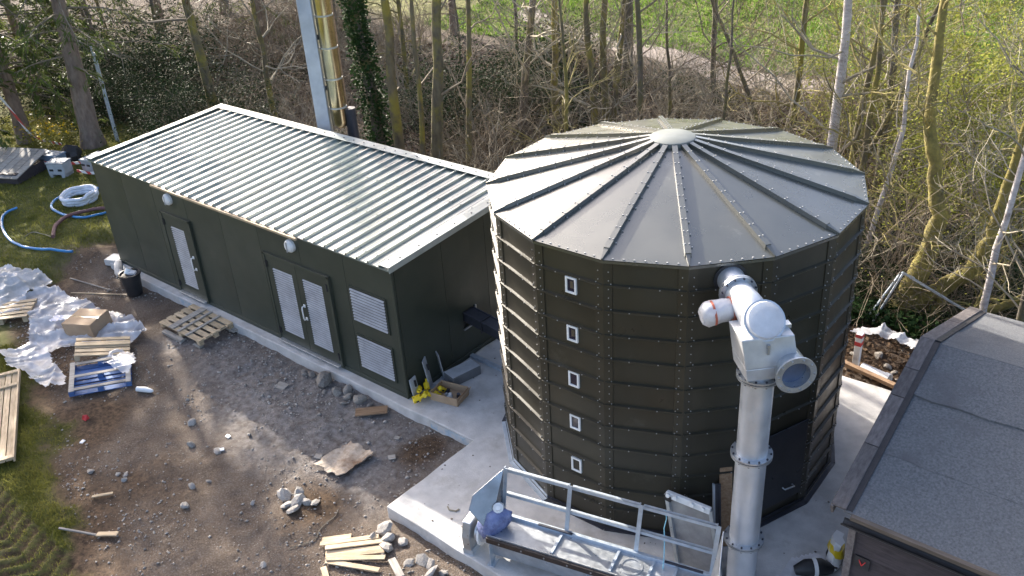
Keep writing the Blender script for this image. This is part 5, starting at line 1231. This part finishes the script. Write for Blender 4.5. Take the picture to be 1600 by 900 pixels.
conifer('conifer with drooping green boughs at the extreme left edge', -20.6, 2.9, 15, .22, (0, 0), 32, nb=105, zmin=1.7, blen=3.9, dens=170, nw=.032)
conifer('tall dense conifer added beyond the left border to shade the dirt', -21.9, .4, 15, .2, (0, 0), 35, nb=110, zmin=1.6, blen=3.9, dens=170, nw=.05)  # added outside the view to keep sun off the open dirt
conifer('rear conifer added beyond the left border to shade the dirt', -24.5, 2.2, 16, .22, (0, 0), 36, nb=100, zmin=1.5, blen=4.2, dens=170, nw=.05)  # second added tree outside the view, blocks sun from the dirt
conifer('dark conifer farther back in the upper left corner', -25.13, 5.57, 9, .20, (0, -.01), 33, nb=60, zmin=.8, blen=3.4, dens=80)
conifer('farthest left conifer behind the hazard tape', -27.5, 9.3, 13, .2, (0, 0), 34, nb=56, zmin=.6, blen=3.4, dens=80)

cb = [o for o in COL.objects if o.get('label') == 'farthest left conifer behind the hazard tape'][0]
for x, y, s, lb in [(-31, 14.5, 1.0, 'deep wood conifer left of the forked mossy tree'), (-26, 16.5, 1.1, 'deep wood conifer behind the forked mossy tree'), (-34, 20, 1.2, 'most distant conifer at the top left'), (-23.5, 20.5, 1.0, 'deep wood conifer just left of the mast top'), (-37, 12, 1.2, 'deep wood conifer in the top left corner'), (-19.5, 22.5, .9, 'deep wood conifer between mast and ivy clad trunk')]:
    o = copy_tree(cb); o.location = (x, y, hz(x, y, False)); o.rotation_euler = (0, 0, x); o.scale = (s, s, s); o['label'] = lb
# prototypes for thickets
def copies(proto, spots, labels=None):
    for i, (x, y, s, rz) in enumerate(spots):
        o = proto if i == 0 else copy_tree(proto); o.location = (x, y, hz(x, y, False)-.05); o.rotation_euler = (0, 0, rz); o.scale = (s, s, s)
        if not labels: o['label'] = proto['base']+' '+where(x, y)
        if labels: o['label'] = labels[i] if isinstance(labels, (list, tuple)) else labels
def bramble(seed, twig):
    rng = random.Random(seed); mb = MB(); tips = []
    for k in range(26):
        a = rng.uniform(0, 6.28); r0 = rng.uniform(0, .7); b = Vector((r0*math.cos(a), r0*math.sin(a), -.1)); a2 = rng.uniform(0, 6.28)
        branch(mb, b, Vector((math.cos(a2)*.6, math.sin(a2)*.6, rng.uniform(.5, 1.4))), rng.uniform(1.4, 3.0), .014, 2, rng, tips, -.04, None, (4, 3), .4, .2)
    return mb.mesh('stems', twig), tips
def where(x, y):
    d = Vector((x-CP.x, y-CP.y, 0)); a = 800+1418*d.dot(rt)/max(.1, d.dot(Vector((fw.x, fw.y, 0)).normalized()))
    far = 'far ' if d.length > 30 else ''
    return far+('above the lawn at the left' if a < 210 else 'behind the left end of the building roof' if a < 400 else 'beside the mast and flue' if a < 600 else 'behind the right end of the building roof' if a < 760 else 'above the left slope of the silo roof' if a < 960 else 'above the silo roof hub' if a < 1140 else 'above the right slope of the silo roof' if a < 1300 else 'right of the silo roof' if a < 1480 else 'at the right border above the shed')
rg = random.Random(101)
def far_spot(x0, x1, y0, y1):
    return (rg.uniform(x0, x1), rg.uniform(y0, y1), rg.uniform(.75, 1.35), rg.uniform(0, 6.28))
for i, tw in enumerate((TWIG, TWIGP, TWIG)):
    T = thing('bare_shrub', 'leafless tangled shrub in the wood', 'shrub', group='bare shrubs in the wood'); T['base'] = ('leafless brown tangled shrub', 'leafless pale tangled shrub', 'leafless dense brown shrub')[i]; bm_, _ = bramble(200+i, tw); stuff(ob('stems', bm_, T))
    sp = []
    while len(sp) < 30:
        x, y, s, rz = far_spot(-30, 9, 7.6, 20.5)
        if y < 8.6 and x > -12 and x < 2: continue
        if x < -17 and y < 10: continue
        sp.append((x, y, s, rz))
    copies(T, sp)
T = thing('bare_tree', 'slim leafless tree deep in the wood behind the buildings', 'tree', group='slim bare trees in the wood')
PR = []
for i in range(4):
    tm, cm, _ = tree_meshes(300+i, 10, .09, bark=(BARK, BARK, BARKM, BARK)[i], twig=(TWIG, TWIGP, TWIGM, TWIG)[i], first=.08, nb=30, blen=.22)
    Ti = T if i == 0 else thing('bare_tree', 'slim leafless tree deep in the wood behind the buildings', 'tree', group='slim bare trees in the wood'); ob('trunk', tm, Ti); stuff(ob('branches', cm, Ti)); Ti['base'] = ('slim dark bare tree', 'slim pale-twigged bare tree', 'slim mossy bare tree', 'slim grey bare tree')[i]
    sp = []
    while len(sp) < 6:
        x, y, s, rz = far_spot(-32, 9, 9.5, 20)
        if abs(y-21.9) < 1.2 or abs(y-(4.5+.307*(6.5-x))) < 1.7: continue
        sp.append((x, y, s*.95, rz))
    copies(Ti, sp)
def ever(seed, m, nl=7500, size=.075):
    r_ = np.random.RandomState(seed); rng = random.Random(seed); mb = MB(); tips = []
    for k in range(12):
        a = rng.uniform(0, 6.28); branch(mb, Vector((0, 0, -.1)), Vector((math.cos(a)*.7, math.sin(a)*.7, rng.uniform(.5, 1.3))), rng.uniform(1.1, 2.0), .02, 2, rng, tips, 0, None, (5, 4))
    tp = np.array([tuple(t) for t in tips]); C_ = tp[r_.randint(0, len(tp), nl)]+r_.normal(size=(nl, 3))*.16; C_ = C_[C_[:, 2] > .02]; V, F = leaves(C_, size, r_, .5, .42)
    return mb.mesh('stems', TWIG), np_mesh('leaves', V, F, m)
EV = [(-16.0, 6.6, 1.15), (-14.9, 5.6, .9), (-17.4, 8.2, 1.0), (-18.9, 6.6, .95), (-20.3, 6.6, 1.0), (-9.6, 14.0, 1.5), (-10.6, 16.5, 1.8), (-8.3, 15.6, 1.3), (5.0, 9.6, .95), (6.0, 9.2, .9), (5.2, 8.5, .75), (6.3, 10.4, 1.0), (-4.9, 18.6, 1.0), (7.1, 9.6, .9), (3.6, 10.4, .95), (4.2, 8.3, .8), (4.6, 10.8, 1.1), (7.8, 8.9, .8), (8.6, 9.8, 1.0), (-12.0, 14.5, 1.6), (-23, 8, 1.4), (-21.5, 5.2, 1.3), (-24.5, 7.6, 1.6), (-28, 6.5, 1.7), (-30, 8.5, 1.9), (-26.5, 11.5, 1.9), (-22, 10.5, 1.7)]
for i in range(2):
    T = thing('evergreen_shrub', 'glossy dark evergreen shrub', 'shrub', group='evergreen shrubs in the wood'); a, b = ever(400+i, L_EVER); stuff(ob('stems', a, T)); stuff(ob('leaves', b, T))
    sub_ = EV[i::2]
    copies(T, [(x, y, s, x*3) for x, y, s in sub_], [('large' if s > 1.15 else 'small')+' dark evergreen shrub '+where(x, y) for x, y, s in sub_])
BU = [(3.7, 14.5, 1.3), (5.2, 13.2, 1.25), (5.8, 13.9, 1.35), (5.2, 11.9, 1.0), (6.8, 11.4, 1.1), (1.8, 17.8, 1.3), (6.6, 12.6, 1.2), (1.8, 15.6, 1.1), (3.5, 15.9, 1.2), (7.9, 12.2, 1.2), (4.6, 17.5, 1.5), (7.2, 15.5, 1.5), (9.2, 11.2, 1.1), (8.6, 13.8, 1.3)]
for i in range(2):
    tm, cm, tips = tree_meshes(500+i, 4.2, .05, bark=TWIG, twig=TWIGP, first=.08, nb=26, blen=.42, stems=[((.2, .1), 3.6, .04, Vector((0, 0, 0))), ((-.25, .1), 3.8, .04, Vector((0, .1, 0))), ((0, -.25), 3.4, .035, Vector((.1, 0, 0)))])
    r_ = np.random.RandomState(i); tp = np.array([tuple(t) for t in tips]); C_ = tp[r_.randint(0, len(tp), 4200)]+r_.normal(size=(4200, 3))*.10; V, F = leaves(C_, .06, r_, .6, .7)
    T = thing('spring_shrub', 'tall shrub with fresh yellow-green leaves', 'shrub', group='leafing shrubs at the upper right'); T['base'] = ('tall shrub with fresh yellow-green leaves', 'broad shrub with fresh yellow-green leaves')[i]; ob('stem', tm, T); stuff(ob('branches', cm, T)); stuff(ob('leaves', np_mesh('leaves', V, F, L_BUD), T))
    copies(T, [(x, y, s, x*2) for x, y, s in BU[i::2]])
# yellow flowering bush on the lawn edge
T = thing('flowering_bush', 'small bush with yellow flowers behind the grey crates', 'bush', (-19.0, 3.0, hz(-19, 3.0, False)))
r_ = np.random.RandomState(6); C_ = r_.normal(size=(1200, 3))*np.array([.5, .4, .22])+np.array([0, 0, .4]); C_ = C_[C_[:, 2] > .02]; V, F = leaves(C_, .09, r_); stuff(ob('leaves', np_mesh('leaves', V, F, L_GRASS), T))
C_ = r_.normal(size=(160, 3))*np.array([.4, .35, .1])+np.array([0, 0, .7]); V, F = leaves(C_, .07, r_, .3, .9); stuff(ob('flowers', np_mesh('flowers', V, F, L_GOLD), T))
# litter and ground cover
def cover(n, seed, region, size, m, name, label, cond, lift=.05, flat=.2, asp=.6):
    r_ = np.random.RandomState(seed); x = r_.uniform(region[0], region[1], n*2); y = r_.uniform(region[2], region[3], n*2); ok = cond(x, y, r_.rand(len(x))); x, y = x[ok][:n], y[ok][:n]
    C_ = np.stack([x, y, H(x, y)+.02+r_.rand(len(x))**2*lift], -1); V, F = leaves(C_, size, r_, flat, asp); o = ob(name, np_mesh(name, V, F, m)); o['label'] = label; o['category'] = 'ground cover'; return stuff(o)
cover(60000, 1, (-32, 11, 5.6, 21), .10, L_DEAD, 'leaf_litter', 'brown dead leaf litter covering the woodland floor', lambda x, y, r_: (y > 5.8+vn(x, y, .6, 21)*1.5) & (sd(x, y) > -.3))
cover(42000, 2, (3.0, 12, 6.6, 16), .12, L_IVY, 'ivy_carpet', 'dark green ivy and ferns covering the bank right of the silo', lambda x, y, r_: (sd(x, y) > -.1) & (r_ < .55+vn(x, y, .7, 8)), lift=.45, flat=.6)
cover(26000, 3, (-30, 3, 6.5, 20), .10, L_IVY, 'woodland_undergrowth', 'patchy green undergrowth between the tree trunks', lambda x, y, r_: (vn(x, y, .45, 18) > .12), lift=.4, flat=.6)
cover(2500, 4, (4.0, 9, 5.0, 7.4), .10, L_DEAD, 'bank_litter', 'dead leaves on the dug earth behind the slab', lambda x, y, r_: (y > 5.05) & (r_ < .8))
